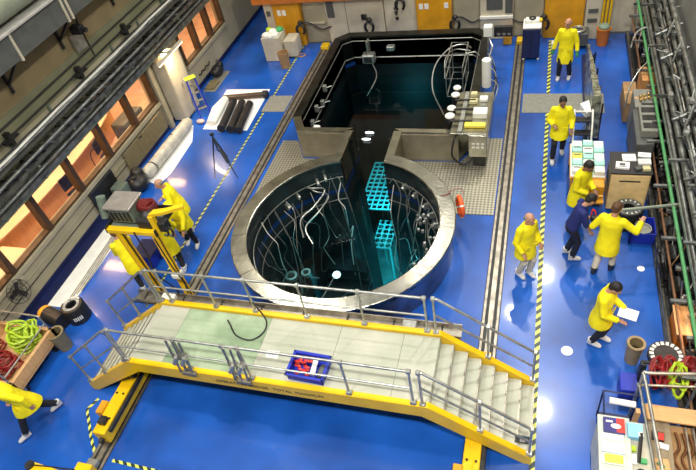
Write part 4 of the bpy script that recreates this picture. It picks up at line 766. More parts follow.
for x, y in ((-.24, -.75), (.24, -.75), (.24, .65), (-.24, .65), (-.24, 0), (.24, 0)): obj('upright', B().tube([(x, y, 0.35), (x*.95, y*.95, -0.6)], 0.016, 6), M_pipe, t)
obj('handle_hook', B().tube([(0.24, 0, 0.35), (0.5, 0.0, 0.4), (0.62, 0, 0.28)], 0.02, 6), M_pipe, t)
tag(obj('hose_loop', B().tube(bez([(1.35, 5.7, -0.3), (1.0, 6.1, 0.3), (0.98, 6.9, 0.6), (1.3, 7.7, 0.7), (1.7, 7.9, 0.7), (1.95, 7.5, 0.8)]), 0.02, 6), M_pipe, smooth=True), 'pale hose arching around the wire basket', 'hose')
tag(obj('hose_loop', B().tube(bez([(1.3, 6.5, 0.4), (1.25, 7.1, 0.7), (1.45, 7.7, 0.65), (1.9, 7.7, 0.6)]), 0.015, 6), M_pipe, smooth=True), 'thinner pale hose inside the arching one by the wire basket', 'hose')
t = thing('pool_camera', 'square white-rimmed lamp box on the back left wall of the black pool', 'camera', (-1.35, 8.05, 0.25)); obj('housing', B().box(-0.2, 0.2, -0.15, 0.15, -0.15, 0.15, 0.03), M_pipe, t); obj('face_plate', B().box(-0.13, 0.13, -0.16, -0.15, -0.09, 0.09), M_dark, t); obj('mount', B().box(-0.03, 0.03, -0.05, 0.2, 0.15, 0.55), M_pipe, t)
obj('lead', B().tube(bez([(0.1, -0.1, -0.1), (0.25, -0.3, -0.5), (0.0, -0.8, -0.9)]), 0.018, 6), M_pipe, t, True)
tag(obj('small_lamp_box', B().box(-0.75, -0.5, 8.05, 8.25, 0.45, 0.6, 0.02), M_pipe), 'small steel box on the back wall of the black pool right of the lamp box', 'box')
for k, (y, z) in enumerate(((4.3, 0.35), (4.8, 0.5), (5.3, 0.35), (5.7, 0.6))):
    t = thing('side_bracket', ('nearest', 'second', 'third', 'farthest')[k]+' small steel bracket along the left wall of the black pool', 'bracket', (-2.1, y, z)); obj('plate', B().box(-0.05, 0.06, -0.06, 0.06, -0.1, 0.1, 0.01), M_pipe, t); obj('pin', B().tube([(0, 0, 0), (0.2, 0.1, 0.02)], 0.015, 6), M_pipe, t)
tag(obj('side_lamp', B().box(-2.05, -1.85, 4.05, 4.25, 0.15, 0.35, 0.03), M_white), 'white lamp box low on the left wall of the black pool', 'lamp')
t = thing('lifebuoy', 'orange lifebuoy hung on the right outside of the round curb', 'lifebuoy', (2.42, 0.98, 0.56), 0.38)
t.scale = (0.8, 0.72, 0.72)
obj('ring', B().tube([(0.0, 0.30*math.cos(a*math.pi/12), 0.30*math.sin(a*math.pi/12)) for a in range(24)], 0.065, 10, closed=True), M_orj, t, True)
for a in (0.8, 2.4, 3.9, 5.5): obj('rope_band', B().tube([(0.0, 0.30*math.cos(a-.08), 0.30*math.sin(a-.08)), (0.0, 0.30*math.cos(a+.08), 0.30*math.sin(a+.08))], 0.07, 10), M_white, t, True)
tag(obj('loose_string', B().tube(bez([(2.02, 0.95, 0.87), (2.15, 1.0, 0.872), (2.25, 1.15, 0.872), (2.44, 1.2, 0.87), (2.47, 1.1, 0.78)]), 0.008, 5), M_red), 'thin red cord lying over the round curb above the lifebuoy', 'cord')
# ================================================================ RIGHT SIDE
struct(obj('baseboard_right', B().box(6.30, 6.36, -2.2, 9.5, 0, 0.16, 0.01), M_steel)); struct(obj('trim_6', B().box(6.28, 6.30, -2.2, 9.5, 0, 0.05), M_black))
struct(obj('floor_trench', B().box(6.36, 7.10, -6, 9.5, 0.0, 0.02), M_dark))
def pipe_y(x, z, r, m, label, y0=-6, y1=9.6, grp=None, nm='service_pipe'): return tag(obj(nm, B().tube([(x, y0, z), (x, y1, z)], r, 10), m, smooth=True), label, 'pipe', grp)
pipe_y(6.42, 1.20, 0.034, M_green, 'bright green pipe running the length of the right wall')
PX = [(6.52, 1.46, .04, 'slim grey pipe just above the green pipe'), (6.60, 1.62, .06, 'thick grey pipe second above the green pipe'), (6.66, 1.86, .035, 'slim grey pipe third above the green pipe'), (6.78, 1.98, .05, 'grey pipe fourth above the green pipe, against the rack'), (6.84, 2.2, .06, 'topmost thick grey pipe of the right wall rack'), (6.96, 2.02, .04, 'grey pipe behind the topmost one, nearest the wall')]
for x, z, r, l in PX: pipe_y(x, z, r, M_rack, l)
pipe_y(6.40, 0.55, .025, mat('rusty_pipe', (.20, .10, .05), .6, .3), 'thin rusty brown pipe low along the right kerb')
for k, (x, z) in enumerate(((6.62, 1.3), (6.82, 1.7))):
    t = thing('cable_ladder', ['lower cable ladder of the right wall rack', 'upper cable ladder of the right wall rack'][k], 'cable tray')
    for dx in (-.13, .13): obj('side_rail', B().box(x+dx-.012, x+dx+.012, -6, 9.6, z, z+.08), M_pipe, t)
    bb = B(); y = -5.9
    while y < 9.5: bb.box(x-.13, x+.13, y, y+.03, z+.02, z+.04); y += .28
    stuff(obj('rung', bb, M_pipe, t))
    for q in range(7): obj('cable', B().tube([(x-.1+.033*q+random.uniform(-.01, .01), -6+1.3*j, z+.06+random.uniform(0, .03)) for j in range(13)], .016, 5), random.choice((M_black, M_dark, M_black, M_pipe)), t, True)
y = -5.2; k = 0; t = thing('pipe_rack', 'grey steel framework carrying the pipes along the right wall', 'rack', (6.42, 0, 1.1)); RACK = t
while y < 9.5:
    p = obj('arm', B().box(-0.26 if k % 2 else -0.10, 0.68, y-.03, y+.03, -0.02, .03), M_rack, t); obj('upright', B().obox((.2, y, 0), (.36, y, 1.0), .04, .04), M_rack, p); obj('upper_arm', B().box(.1 if k % 3 else -.12, .68, y-.025, y+.025, .62, .67), M_rack, p); obj('brace', B().obox((.66, y, 0), (.1, y+.3, .95), .03, .03), M_rack, p); y += 0.72; k += 1
for k, y in enumerate((8.0, 5.6, 4.5, 2.2, 0.4, -1.2)):
    t = thing('valve_set', ['valve set on the right pipes at the far end', 'valve set on the right pipes beyond the cartons', 'valve set on the right pipes beside the cartons', 'valve set on the right pipes beside the beige cabinet', 'valve set on the right pipes beside the long pole', 'valve set on the right pipes above the bright kerb'][k], 'valve', (6.7, y, 2.1))
    obj('branch', B().tube([(-.3, 0, -.1), (.25, .15, .1)], .04, 8), M_rack, t, True); obj('branch', B().tube([(-.1, -.3, 0), (.1, .3, .12)], .03, 8), M_rack, t, True); obj('handwheel', B().tube([(-.25+.07*math.cos(a*.785), .07*math.sin(a*.785), .05) for a in range(8)], .012, 5, closed=True), M_rack, t, True); obj('body', B().ball((0, 0, 0), .09, 1), M_dark, t, True)
rn = random.Random(5)
def rack_clutter(i, y, label):
    t = thing('pump_unit', label, 'pump', (6.72, y, 0.02))
    obj('tank', B().tube([(-.12, -.15, .22), (-.12, .2, .22)], .14, 14), random.Random(i).choice((M_dark, M_black, M_grey)), t, True); obj('motor', B().box(-.05, .3, -.3, .25, 0, .5+.2*(i % 3), .03), M_dark, t)
    for q in range(5): obj('fitting', B().tube([(rn.uniform(-.28, .2), rn.uniform(-.4, .4), rn.uniform(.05, .3)), (rn.uniform(-.28, .25), rn.uniform(-.4, .4), rn.uniform(.3, .95))], rn.uniform(.012, .035), 6), rn.choice((M_pipe, M_dark, M_rail, M_black)), t, True)
    for q in range(3): obj('lead', B().tube(bez([(rn.uniform(-.3, .2), -.4, rn.uniform(.1, .5)), (rn.uniform(-.3, .2), 0, rn.uniform(.0, .8)), (rn.uniform(-.3, .2), .45, rn.uniform(.1, .5))]), .012, 5), rn.choice((M_black, M_pipe, M_carton)), t, True)
pl_ = ['far end of the hall', 'ochre door end of the hall', 'floor beyond the cartons', 'long grey floor plate', 'brown cartons', 'grey carton stack', 'dark grey locker', 'beige cabinet', 'grey tyre-like roll', 'blue sieve bin', 'coiled black hose', 'white floor disc', 'reading person', 'tan waste bin', 'red hoses', 'timber shelf']
for i, p in enumerate(pl_): rack_clutter(i, 9.0-0.8*i, 'dark pump under the right rack, level with the ' + p)
coil((6.26, -0.05, 0.30), 0.30, 4, .03, M_black, 'large black hose coil hung at the right kerb', None, 1.0, ('Y', 1.35), 2, .03)
t = thing('kerb_lamp_box', 'rust-red box behind the bright right kerb', 'box', (6.5, -1.45, 0)); obj('body', B().box(-.1, .1, -.3, .3, 0, .4, .02), M_oran, t); obj('lid', B().box(-.12, .12, -.32, .32, .4, .43), M_oak, t)
rj = random.Random(21)
for k in range(34):
    y = 9.2-0.42*k; x = rj.uniform(6.5, 6.95); z = rj.uniform(1.7, 2.3)
    j = obj('joint', B().box(-.05, .05, -.06, .06, -.05, .05, .015), rj.choice((M_rack, M_pipe, M_dark)), RACK, loc=(x-6.42, y, z-1.1)); obj('stub', B().tube([(0, 0, 0), (rj.uniform(-.35, .15), rj.uniform(-.2, .25), rj.uniform(-.05, .2))], rj.uniform(.012, .028), 6), rj.choice((M_rack, M_pipe, M_rack)), j, True)
# cartons stack top right
def carton(x0, x1, y0, y1, z0, z1, m, label, nm='carton', cat='carton'):
    t = thing(nm, label, cat, ((x0+x1)/2, (y0+y1)/2, z0)); a, c, h = (x1-x0)/2, (y1-y0)/2, z1-z0
    obj('box_body', B().box(-a, a, -c, c, 0, h, .006), m, t); obj('tape', B().box(-a*.98, a*.98, -.03, .03, h, h+.003), M_oak, t); return t
carton(5.95, 6.25, 5.0, 6.0, 0, .55, M_carton, 'low brown carton at the edge of the open floor, far right'); carton(6.28, 6.7, 5.3, 5.95, 0, 1.0, mat('orange_carton', (.50, .24, .08), .7), 'orange-brown tall carton behind the low brown one')
t = carton(6.06, 6.55, 4.25, 5.0, 0, .95, M_gmat, 'pale grey equipment crate with brass fittings beside the cartons', 'equipment_crate', 'crate')
for k in range(6): obj('brass_fitting', B().ball((-.12+.09*(k % 3), -.15+.12*k*.4, .99), (.04, .04, .05), 1), mat('brass', (.55, .38, .12), .3, .8), t, True)
t = boxy_cab('grey_locker', 'narrow dark grey locker between the crate and the beige cabinet', 'locker', 6.0, 6.35, 2.85, 4.2, .92, M_grey, 2, None, 'x')
t = thing('vent_panel_box', 'pale perforated box on top of the dark grey locker', 'box', (6.25, 3.6, .92)); obj('body', B().box(-.16, .2, -.5, .5, 0, .18, .01), M_gmat, t)
for i in range(3): obj('slot', B().box(-.12, .16, -.4+.3*i, -.2+.3*i, .18, .186), M_dark, t)
tag(obj('grey_strap', B().tube(bez([(5.95, 4.9, .5), (6.0, 5.1, .95), (6.2, 5.5, 1.15), (6.45, 5.9, 1.2)]), .02, 6), M_pipe, smooth=True), 'bent grey tube handle beside the low brown carton', 'handle')
tag(obj('white_tube', B().tube(bez([(6.15, 7.1, .9), (6.25, 7.3, 1.2), (6.5, 7.4, 1.3), (6.8, 7.4, 1.3)]), .025, 8), M_pipe, smooth=True), 'curved white tube reaching from the right rack at the far end', 'tube')
# long film-wrapped panel rack and white steps
t = thing('panel_rack', 'long tapering rack of film-wrapped sheets standing on the far right floor', 'rack', (5.2, 6.3, 0))
bb = B(); N = 16; L0 = []; R0 = []
for k in range(N+1):
    y = -2.15+4.2*k/N; h = 1.30-0.95*(k/N)**1.1; wv = .015*math.sin(k*2.3); wd = .15-.11*k/N
    L0.append([bb.bm.verts.new(p) for p in ((-wd*1.3+wv, y, .12), (-wd*.6+wv, y, h), (wd*.6-wv, y, h+.03*math.sin(k*1.7)), (wd, y, .12))])
for a, c in zip(L0, L0[1:]):
    for q in range(4): bb.bm.faces.new((a[q], a[(q+1) % 4], c[(q+1) % 4], c[q]))
bb.bm.faces.new(L0[0]); bb.bm.faces.new(L0[-1][::-1])
obj('wrapped_sheets', bb, M_film, t)
for y in (-2.0, -1.0, 0.2, 1.4): obj('frame_post', B().box(.14, .18, y-.02, y+.02, .05, 1.0-.2*(y+2)*.8), M_dark, t)
obj('base_frame', B().box(-.16, .18, -2.15, 1.9, .06, .12), M_navy, t)
for y in (-1.9, 1.6):
    for x in (-.12, .14): obj('castor', B().cyl(x, y, 0, .06, .035, 10), M_black, t)
t = thing('white_steps', 'white tubular step frame with black treads left of the wrapped rack', 'steps', (4.93, 3.75, 0))
for x in (-.2, .2): obj('side_tube', B().tube(bez([(x, -.35, 0), (x, -.3, .6), (x, 0.1, 1.0), (x, .35, .9), (x, .4, 0)], 4), .02, 8), M_white, t, True)
for k, z in enumerate((.3, .55, .8)): obj('tread', B().box(-.18, .18, -.28+.17*k, -.08+.17*k, z, z+.03), M_black, t)
obj('top_bar', B().tube([(-.2, .25, .98), (.2, .25, .98)], .02, 8), M_white, t)
tag(obj('white_bag', B().prism([(4.86, 4.35), (5.06, 4.5), (5.1, 4.1), (5.0, 3.95)], .80, .97), M_paper), 'crumpled white bag hanging between the white steps and the wrapped rack', 'bag')
# tray trolley
t = thing('tray_trolley', 'orange-framed trolley carrying pale teal and white trays', 'trolley', (5.02, 2.6, 0))
obj('deck', B().box(-.36, .36, -.6, .6, .58, .62), M_yel_o, t); obj('lower_shelf', B().box(-.1, .34, -1.05, -.55, .30, .34), M_yel_o, t); obj('front_box', B().box(-.05, .34, -.85, -.6, .34, .62, .02), M_yel_o, t)
for x, y in ((-.32, -.55), (.32, -.55), (-.32, .55), (.32, .55)): l = obj('leg', B().box(x-.02, x+.02, y-.02, y+.02, .1, .6), M_yel_o, t); obj('castor', B().tube([(x-.02, y, .05), (x+.02, y, .05)], .05, 12), M_black, l, True)
obj('push_bar', B().box(0, .3, -1.1, -1.05, .5, .56), M_yel_o, t)
tag(obj('white_liner', B().box(4.67, 5.37, 2.02, 3.2, .62, .66, .008), M_white), 'flat white tray lining the top of the trolley', 'tray')
tl_ = ['farthest row', 'second row from the back', 'middle row', 'second row from the front', 'nearest row']
for j in range(5):
    for i in range(3):
        x0 = 4.70+.225*i; y0 = 2.07+.225*(4-j); m = M_tealp if (i+j) % 2 else M_white
        if j == 2 and i == 0: m = M_ybox
        tt = thing('parts_tray', '%s tray in the %s of the trolley top, %s' % ('cream-yellow' if m is M_ybox else ('pale teal' if m is M_tealp else 'white'), tl_[j], ('left', 'centre', 'right')[i]), 'tray', (x0, y0, .66))
        obj('tray', B().box(0, .21, 0, .2, 0, .10+.03*((i+j) % 2), .012), m, tt); obj('recess', B().box(.03, .18, .12, .155, .10+.03*((i+j) % 2), .104+.03*((i+j) % 2)), M_grey if (i*j+j) % 3 else M_paper, tt)
# beige cabinet with papers
t = thing('beige_cabinet', 'beige cabinet with black top covered in papers', 'cabinet', (5.80, 1.98, 0))
obj('body', B().box(-.36, .38, -.28, .40, 0.04, 1.02, .01), mat('tan_cabinet', (.80, .58, .26), .5), t); obj('top', B().box(-.38, .40, -.30, .42, 1.02, 1.06, .006), M_black, t)
d = obj('drawer_front', B().box(-.33, .35, -.292, -.28, .12, .98, .004), mat('tan_cabinet', (.80, .58, .26), .5), t); obj('slot_handle', B().box(-.2, .2, -.30, -.292, .83, .86), M_dark, d)
obj('side_grille', B().box(-.368, -.36, -.2, .35, .5, .95), M_grey, t)
for k, (x, y, w_, d_, rz_, h_, m, l) in enumerate(((5.78, 2.18, .26, .22, .05, .03, M_paper, 'white paper stack in the middle of the beige cabinet top'), (6.08, 2.28, .24, .14, -.1, .03, M_paper, 'white paper at the far right of the beige cabinet top'), (6.06, 2.04, .24, .16, .05, .05, M_white, 'white box at the right of the beige cabinet top'), (5.64, 1.90, .26, .20, -.1, .05, M_paper, 'white label sheet at the front left of the beige cabinet top'), (6.08, 1.82, .14, .12, .1, .06, mat('straw', (.6, .55, .3)), 'small tan box at the front right of the beige cabinet top'), (5.93, 1.82, .12, .1, .5, .05, M_grey, 'small grey gadget at the front edge of the beige cabinet top'))):
    tt = thing('paper_stack', l, 'papers', (x, y, 1.06), rz_); obj('sheet', B().box(-w_/2, w_/2, -d_/2, d_/2, 0, h_, .002), m, tt)
    if k == 3: obj('print', B().box(-.06, .05, -.03, .05, h_, h_+.002), M_grey, tt); obj('print', B().box(-.08, .08, -.07, -.05, h_, h_+.002), M_dark, tt)
    if k in (0, 1, 2): obj('print', B().box(-w_*.3, w_*.3, -.01, .0, h_, h_+.002), M_grey, tt)
t = thing('hose_drum', 'black roll with pale marked ring in front of the beige cabinet', 'drum', (5.82, 1.32, 0))
obj('body', B().lathe([(.11, .04), (.11, .46), (.27, .46), (.29, .42), (.29, .02), (.26, 0), (.11, 0)], 30, closed_prof=True), M_black, t, True); obj('ring_face', B().lathe([(.11, .46), (.11, .475), (.25, .475), (.25, .46)], 30, closed_prof=True), M_grey, t)
for k in range(14): a = k*.449; obj('white_mark', B().box(-.02, .02, -.012, .012, .475, .480), M_white, t, loc=(.20*math.cos(a), .20*math.sin(a), 0), rz=a)
# blue bin with sieve, pole
t = thing('blue_tub', 'square blue plastic tub by the right kerb below the long pole', 'tub', (6.08, 0.98, 0))
for a in ((-.24, -.22, -.25, .25), (.22, .24, -.25, .25), (-.24, .24, -.25, -.23), (-.24, .24, .23, .25)): obj('side_wall', B().box(*a, 0, .30, .004), M_blue, t)
obj('floor_panel', B().box(-.22, .22, -.23, .23, 0.0, .02), M_blue, t)
t = thing('round_sieve', 'round mesh sieve with pale rim resting in the blue tub', 'sieve', (6.08, .88, .26)); obj('rim', B().lathe([(.15, 0), (.16, .06), (.145, .06), (.135, 0)], 26, closed_prof=True), M_pipe, t, True); obj('mesh', B().cyl(0, 0, .0, .012, .14, 20), M_gmat, t)
tag(obj('grey_rag', B().ball((6.02, 1.12, .26), (.13, .08, .06), 2), M_gmat, smooth=True), 'crumpled grey rag in the blue tub behind the sieve', 'rag')
tag(obj('long_pole', B().tube([(5.45, 0.38, 1.22), (6.3, .58, 1.22), (6.95, .74, 1.22)], .032, 10), mat('pole_greenish', (.36, .42, .34), .35, .6), smooth=True), 'long grey-green pole held out towards the right pipe rack', 'pole')
bin_(5.72, -2.10, 0.50, 0.135, 'tan cylindrical waste bin on the floor left of the red hoses', mat('tan_bin', (.26, .20, .10), .5))
# bottom right corner: reel, hoses, rails, benches
t = thing('hose_reel', 'reel with white block marks behind the red hoses', 'reel', (6.08, -2.45, .78))
obj('disc', B().cyl(0, 0, -.1, 0, .26, 28), M_dark, t, True)
for k in range(18): a = k*.349; obj('white_mark', B().box(-.03, .03, -.022, .022, 0, .012), M_white, t, loc=(.21*math.cos(a), .21*math.sin(a), 0), rz=a)
obj('pedestal', B().box(-.1, .1, -.1, .1, -.78, -.1), M_dark, t)
for k, (x, y, m, l, gp) in enumerate(((5.92, -2.72, M_red, 'dark red hose bundle left of the lime hose', None), (6.08, -2.68, M_red, 'dark red hose bundle behind the lime hose', None), (6.2, -2.78, M_lime, 'lime-yellow hose hanging among the red ones at the lower right', None), (6.36, -2.66, M_red, 'dark red hose bundle at the right edge', None), (6.52, -2.62, M_red, 'dark red hose bundle at the far right by the pipes', None))):
    coil((x, y-.07, .74), .27 if m is M_lime else .25, 13, .014, m, l, gp, .45, ('X', .6), 20+k, .012)
tag(obj('hose_rail', B().tube([(5.75, -2.6, .72), (6.7, -2.55, .72)], .03, 8), M_dark), 'dark bar carrying the red and lime hoses', 'bar')
tag(obj('hose_rail_stand', B().box(5.72, 5.80, -2.66, -2.56, 0, .72).box(6.66, 6.74, -2.6, -2.5, 0, .72), M_dark), 'dark two-post stand under the red hoses', 'stand')
t = thing('pipe_barrier', 'pale tubular steel barrier at the lower right', 'barrier', (0.05, -0.02, 0))
obj('top_rail', B().tube(bez([(5.70, -4.95, 1.3), (5.58, -3.35, 1.3), (5.56, -3.16, 1.3), (5.72, -3.14, 1.3), (6.6, -3.02, 1.3)], 4), .026, 10), M_pipe, t, True)
obj('mid_rail', B().tube([(5.56, -3.17, .98), (6.6, -3.05, .98)], .02, 8), M_pipe, t, True); obj('mid_rail', B().tube([(5.57, -3.2, .95), (5.70, -4.95, .95)], .02, 8), M_pipe, t, True)
for x, y in ((5.56, -3.17), (6.35, -3.06), (5.69, -4.85)): p = obj('post', B().tube([(x, y, 0), (x, y, 1.3)], .024, 8), M_pipe, t, True); obj('clamp', B().box(x-.035, x+.035, y-.035, y+.035, .94, 1.0, .008), M_pipe, p)
t = thing('tool_desk', 'white cabinet bench covered with boxes at the bottom right', 'bench', (5.30, -4.35, 0))
obj('body', B().box(-.27, .12, -.75, .58, .05, .92, .01), mat('pale_cabinet', (.55, .58, .55), .5), t); obj('worktop', B().box(-.29, .14, -.77, .60, .92, .95, .006), mat('pale_worktop', (.50, .56, .50), .5), t); d = obj('door', B().box(-.285, -.27, -.7, .5, .1, .88, .004), mat('pale_cabinet', (.55, .58, .55), .5), t); obj('knob', B().ball((-.30, -.1, .6), .018, 1), M_pipe, d)
obj('side_shelf', B().box(.14, .42, -.75, .58, .86, .90, .006), mat('shelf_grey', (.45, .44, .36), .5), t)
for x, y in ((-.2, -.7), (.38, -.7), (.38, .52)): obj('leg', B().box(x-.02, x+.02, y-.02, y+.02, 0, .86 if x > 0 else .05), M_pipe, t)
def flatbox(x, y, z, w_, d_, h_, m, label, cat='box', rz_=0, nm='small_box'):
    t = thing(nm, label, cat, (x, y, z), rz_); obj('body', B().box(-w_/2, w_/2, -d_/2, d_/2, 0, h_, .003), m, t); return t
t = flatbox(5.22, -3.93, .95, .28, .22, .08, mat('navy_box', (.02, .02, .18), .4), 'dark blue and red printed box on the white bench'); obj('red_panel', B().box(.03, .138, -.11, .11, .08, .083), mat('bright_red', (.62, .03, .02), .4), t); obj('white_print', B().box(-.11, -.02, .03, .06, .08, .083), M_white, t); obj('white_print', B().ball((.02, -.02, .083), (.07, .04, .004), 2), M_white, t)
flatbox(5.50, -3.95, .90, .20, .22, .10, M_lblue, 'pale blue box beside the dark blue printed box')
flatbox(5.20, -4.25, .95, .30, .16, .03, mat('pale_blue_lid', (.5, .65, .7)), 'pale blue lid tray behind the yellow tray on the white bench', 'tray', 0, 'flat_tray')
t = flatbox(5.20, -4.42, .95, .28, .15, .03, M_white, 'white tray of yellow notes on the white bench', 'tray', 0, 'note_tray'); obj('yellow_notes', B().box(-.12, .12, -.06, .06, .03, .045), M_ybox, t)
flatbox(5.20, -4.08, .95, .30, .10, .02, M_paper, 'folded white cloth between the blue printed box and the lid tray', 'cloth', 0, 'folded_cloth')
tag(obj('tape_gun', B().tube(bez([(5.57, -4.0, 1.03), (5.55, -4.15, 1.0), (5.52, -4.4, .95)]), .025, 8), M_black, smooth=True), 'black handled tool lying across the pale blue box', 'tool')
tag(obj('white_roll', B().cyl(5.56, -4.02, 1.0, 1.04, .035, 14), M_white), 'small white roll on the black handled tool', 'roll')
flatbox(5.47, -4.2, .90, .06, .08, .05, M_lime, 'tiny lime box on the side shelf of the white bench'); flatbox(5.58, -4.36, .90, .10, .07, .05, mat('green_bag', (.05, .35, .12)), 'small dark green bundle on the side shelf of the white bench')
flatbox(5.47, -4.35, .90, .07, .14, .04, M_white, 'small white packet on the side shelf left of the green bundle', 'packet')
t = thing('tape_roll', 'dark tape roll at the near end of the side shelf', 'tape', (5.55, -4.54, .90)); obj('ring', B().lathe([(.04, 0), (.04, .03), (.07, .03), (.07, 0)], 20, closed_prof=True), M_dark, t, True)
t = thing('hand_trolley', 'dark blue tubular frame with a white padded roll beside the white bench', 'trolley', (5.38, -3.38, 0))
obj('frame', B().tube([(-.25, .12, 0), (-.25, .12, .8), (.25, .12, .8), (.25, .12, 0)], .016, 8), M_navy, t, True); obj('frame', B().tube([(-.25, -.3, .1), (-.25, -.3, .75), (-.25, .12, .8)], .014, 8), M_navy, t, True); obj('platform', B().box(-.25, .25, -.32, .12, .12, .15), M_navy, t)
obj('white_roll', B().tube([(-.17, -.03, .80), (.19, -.05, .80)], .05, 14), M_paper, t, True)
for x in (-.22, .22): obj('wheel', B().tube([(x-.02, -.25, .06), (x+.02, -.25, .06)], .06, 14), M_black, t, True)
t = thing('blue_pannier', 'deep blue plastic box behind the hand trolley', 'box', (5.58, -2.78, 0)); obj('body', B().box(-.12, .12, -.16, .16, 0, .36, .015), M_blue, t); obj('lid', B().box(-.13, .13, -.17, .17, .36, .39, .01), M_blue, t)
t = thing('timber_shelf', 'orange-lit timber bench at the bottom right corner', 'bench', (6.0, -4.2, 0))
obj('front_board', B().box(-.32, .8, .55, .80, .80, .84, .006), M_oak, t); obj('side_board', B().box(.36, .46, -1.0, .60, .80, .84, .006), M_oak, t); obj('inner_panel', B().box(-.28, .02, -1.0, .60, .70, .73), mat('taupe_board', (.24, .20, .13), .6), t); obj('inner_panel', B().box(.02, .36, -1.0, .60, .62, .65), M_carton, t)
for x in (-.4, .76): obj('leg', B().box(x-.03, x+.03, .64, .72, 0, .8), M_oak, t)
obj('leg', B().box(-.26, -.20, -.98, -.9, 0, .7), M_oak, t); obj('leg', B().box(.38, .44, -.98, -.9, 0, .8), M_oak, t)
t = flatbox(5.84, -3.86, .73, .16, .13, .05, M_black, 'black and red packet on the timber bench', 'packet', -.1); obj('red_panel', B().box(.0, .075, -.06, .05, .05, .053), mat('bright_red', (.62, .03, .02), .4), t)
flatbox(5.90, -4.0, .73, .14, .08, .03, M_paper, 'white card below the black and red packet', 'card', -.2); flatbox(5.86, -4.3, .73, .2, .22, .02, M_oak, 'pale paper sheet with a dark tool on the timber bench', 'paper', .1)
tag(obj('dark_tool', B().obox((5.80, -4.26, .77), (5.88, -4.33, .77), .04, .03), M_green), 'small green tool lying on the pale paper sheet', 'tool')
for k, l in enumerate(('leftmost of the brown chain hoists hanging by the timber bench', 'middle brown chain bundle by the timber bench', 'rightmost brown chain bundle by the timber bench')):
    tag(obj('chain', B().tube(bez([(6.08+.09*k, -3.75, .74), (6.12+.09*k, -3.95, .70), (6.03+.1*k, -4.15, .72), (6.12+.09*k, -4.4, .7), (6.06+.1*k, -4.8, .72)]), .02, 6), mat('rusty_chain', (.14, .06, .02), .5, .5), smooth=True), l, 'chain')
for k, l in enumerate(('left steel rod beside the brown chains', 'right steel rod beside the brown chains')): tag(obj('steel_bar', B().tube([(6.22+.1*k, -3.65, .74), (6.24+.1*k, -5.0, .74)], .018, 6), M_rail), l, 'rod')
t = thing('blue_machine', 'dark navy upright machine with a white top by the back wall', 'machine', (3.6, 8.42, 0))
obj('body', B().box(-.25, .25, -.28, .3, .05, .98, .02), M_navy, t); obj('top_plate', B().box(-.25, .26, -.28, .3, .98, 1.03, .01), M_white, t); obj('divider', B().box(-.01, .02, -.30, -.28, .1, .95), M_black, t)
for x in (-.2, .22): obj('castor', B().ball((x, -.24, .03), .04, 1), M_white, t)
tt = thing('desk_phone', 'black and white dial unit on top of the navy machine', 'instrument', (3.6, 8.5, 1.03)); obj('body', B().box(-.2, .2, -.1, .12, 0, .1, .02), M_white, tt); obj('dial', B().lathe([(.05, .1), (.05, .13), (.1, .13), (.1, .1)], 18, closed_prof=True), M_black, tt); obj('yellow_side', B().ball((.24, .0, .05), (.05, .08, .06), 2), M_yel, tt)
t = thing('tool_cart', 'low grey cart with coiled hose behind the grey-haired person', 'cart', (4.85, 8.9, 0)); obj('body', B().box(-.25, .35, -.2, .25, .1, .5, .02), M_grey, t); obj('coil', B().tube([(.05+.18*math.cos(a*.4), .18*math.sin(a*.4), .54) for a in range(16)], .04, 8, closed=True), M_pipe, t, True)
for x in (-.2, .3): obj('castor', B().cyl(x, 0, 0, .1, .04, 8), M_black, t)
bin_(5.62, 9.0, 0.50, 0.19, 'orange bin with a green bag at the right end of the back wall', M_oran); tag(obj('green_bag', B().ball((5.62, 9.0, .55), (.17, .17, .1), 2), mat('sage_bag', (.20, .28, .2)), smooth=True), 'crumpled sage-green bag filling the orange bin', 'bag')
tag(obj('white_carton', B().box(4.18, 4.36, 8.75, 8.95, 0, .2, .01), M_white), 'small white box on the floor left of the grey cart', 'box')
tag(obj('floor_ring', B().tube([(-3.95+.14*math.cos(a*.52), 8.75+.1*math.sin(a*.52), .02) for a in range(12)], .015, 6, closed=True), M_yel_o), 'small loop of tan hose on the floor before the left ochre door', 'hose')
tag(obj('trunk_box', B().box(2.75, 3.0, 9.1, 9.4, 0, .35, .02), M_yel_o), 'small ochre box at the far end of the right crane rail', 'box')
# ================================================================ PEOPLE
def I3(): return Matrix.Identity(3)
def capsule(b, p, q, r1, r2, n=10):
    p, q = V(p), V(q); d = (q-p); L = d.length
    if L < 1e-6: return
    d.normalize(); pts = []; rs = []
    for k in range(4): a = math.pi/2*(1-k/3.0); pts.append(p-d*r1*math.sin(a)); rs.append(max(1e-3, r1*math.cos(a)))
    for k in range(4): a = math.pi/2*(k/3.0); pts.append(q+d*r2*math.sin(a)); rs.append(max(1e-3, r2*math.cos(a)))
    b.tube(pts, rs, n)
def ik(a, c, l1, l2, pole):
    a, c = V(a), V(c); d = c-a; L = min(d.length, (l1+l2)*0.995); d.normalize(); c = a+d*L
    x = (l1*l1-l2*l2+L*L)/(2*L); h = math.sqrt(max(0, l1*l1-x*x)); p = V(pole)-d*V(pole).dot(d)
    p = p.normalized() if p.length > 1e-5 else d.orthogonal().normalized()
    return a+d*x+p*h, c
def voxel(name, b, m, parent, size, smooth_it=2):
    o = obj(name, b, m, None); md = o.modifiers.new('r', 'REMESH'); md.mode = 'VOXEL'; md.voxel_size = size
    if smooth_it: s = o.modifiers.new('s', 'SMOOTH'); s.iterations = smooth_it; s.factor = 0.5
    dg = bpy.context.evaluated_depsgraph_get(); me = bpy.data.meshes.new_from_object(o.evaluated_get(dg)); me.name = name
    o.modifiers.clear(); old = o.data; o.data = me; bpy.data.meshes.remove(old)
    me.polygons.foreach_set('use_smooth', [True]*len(me.polygons)); me.materials.clear(); me.materials.append(m); o.parent = parent; return o
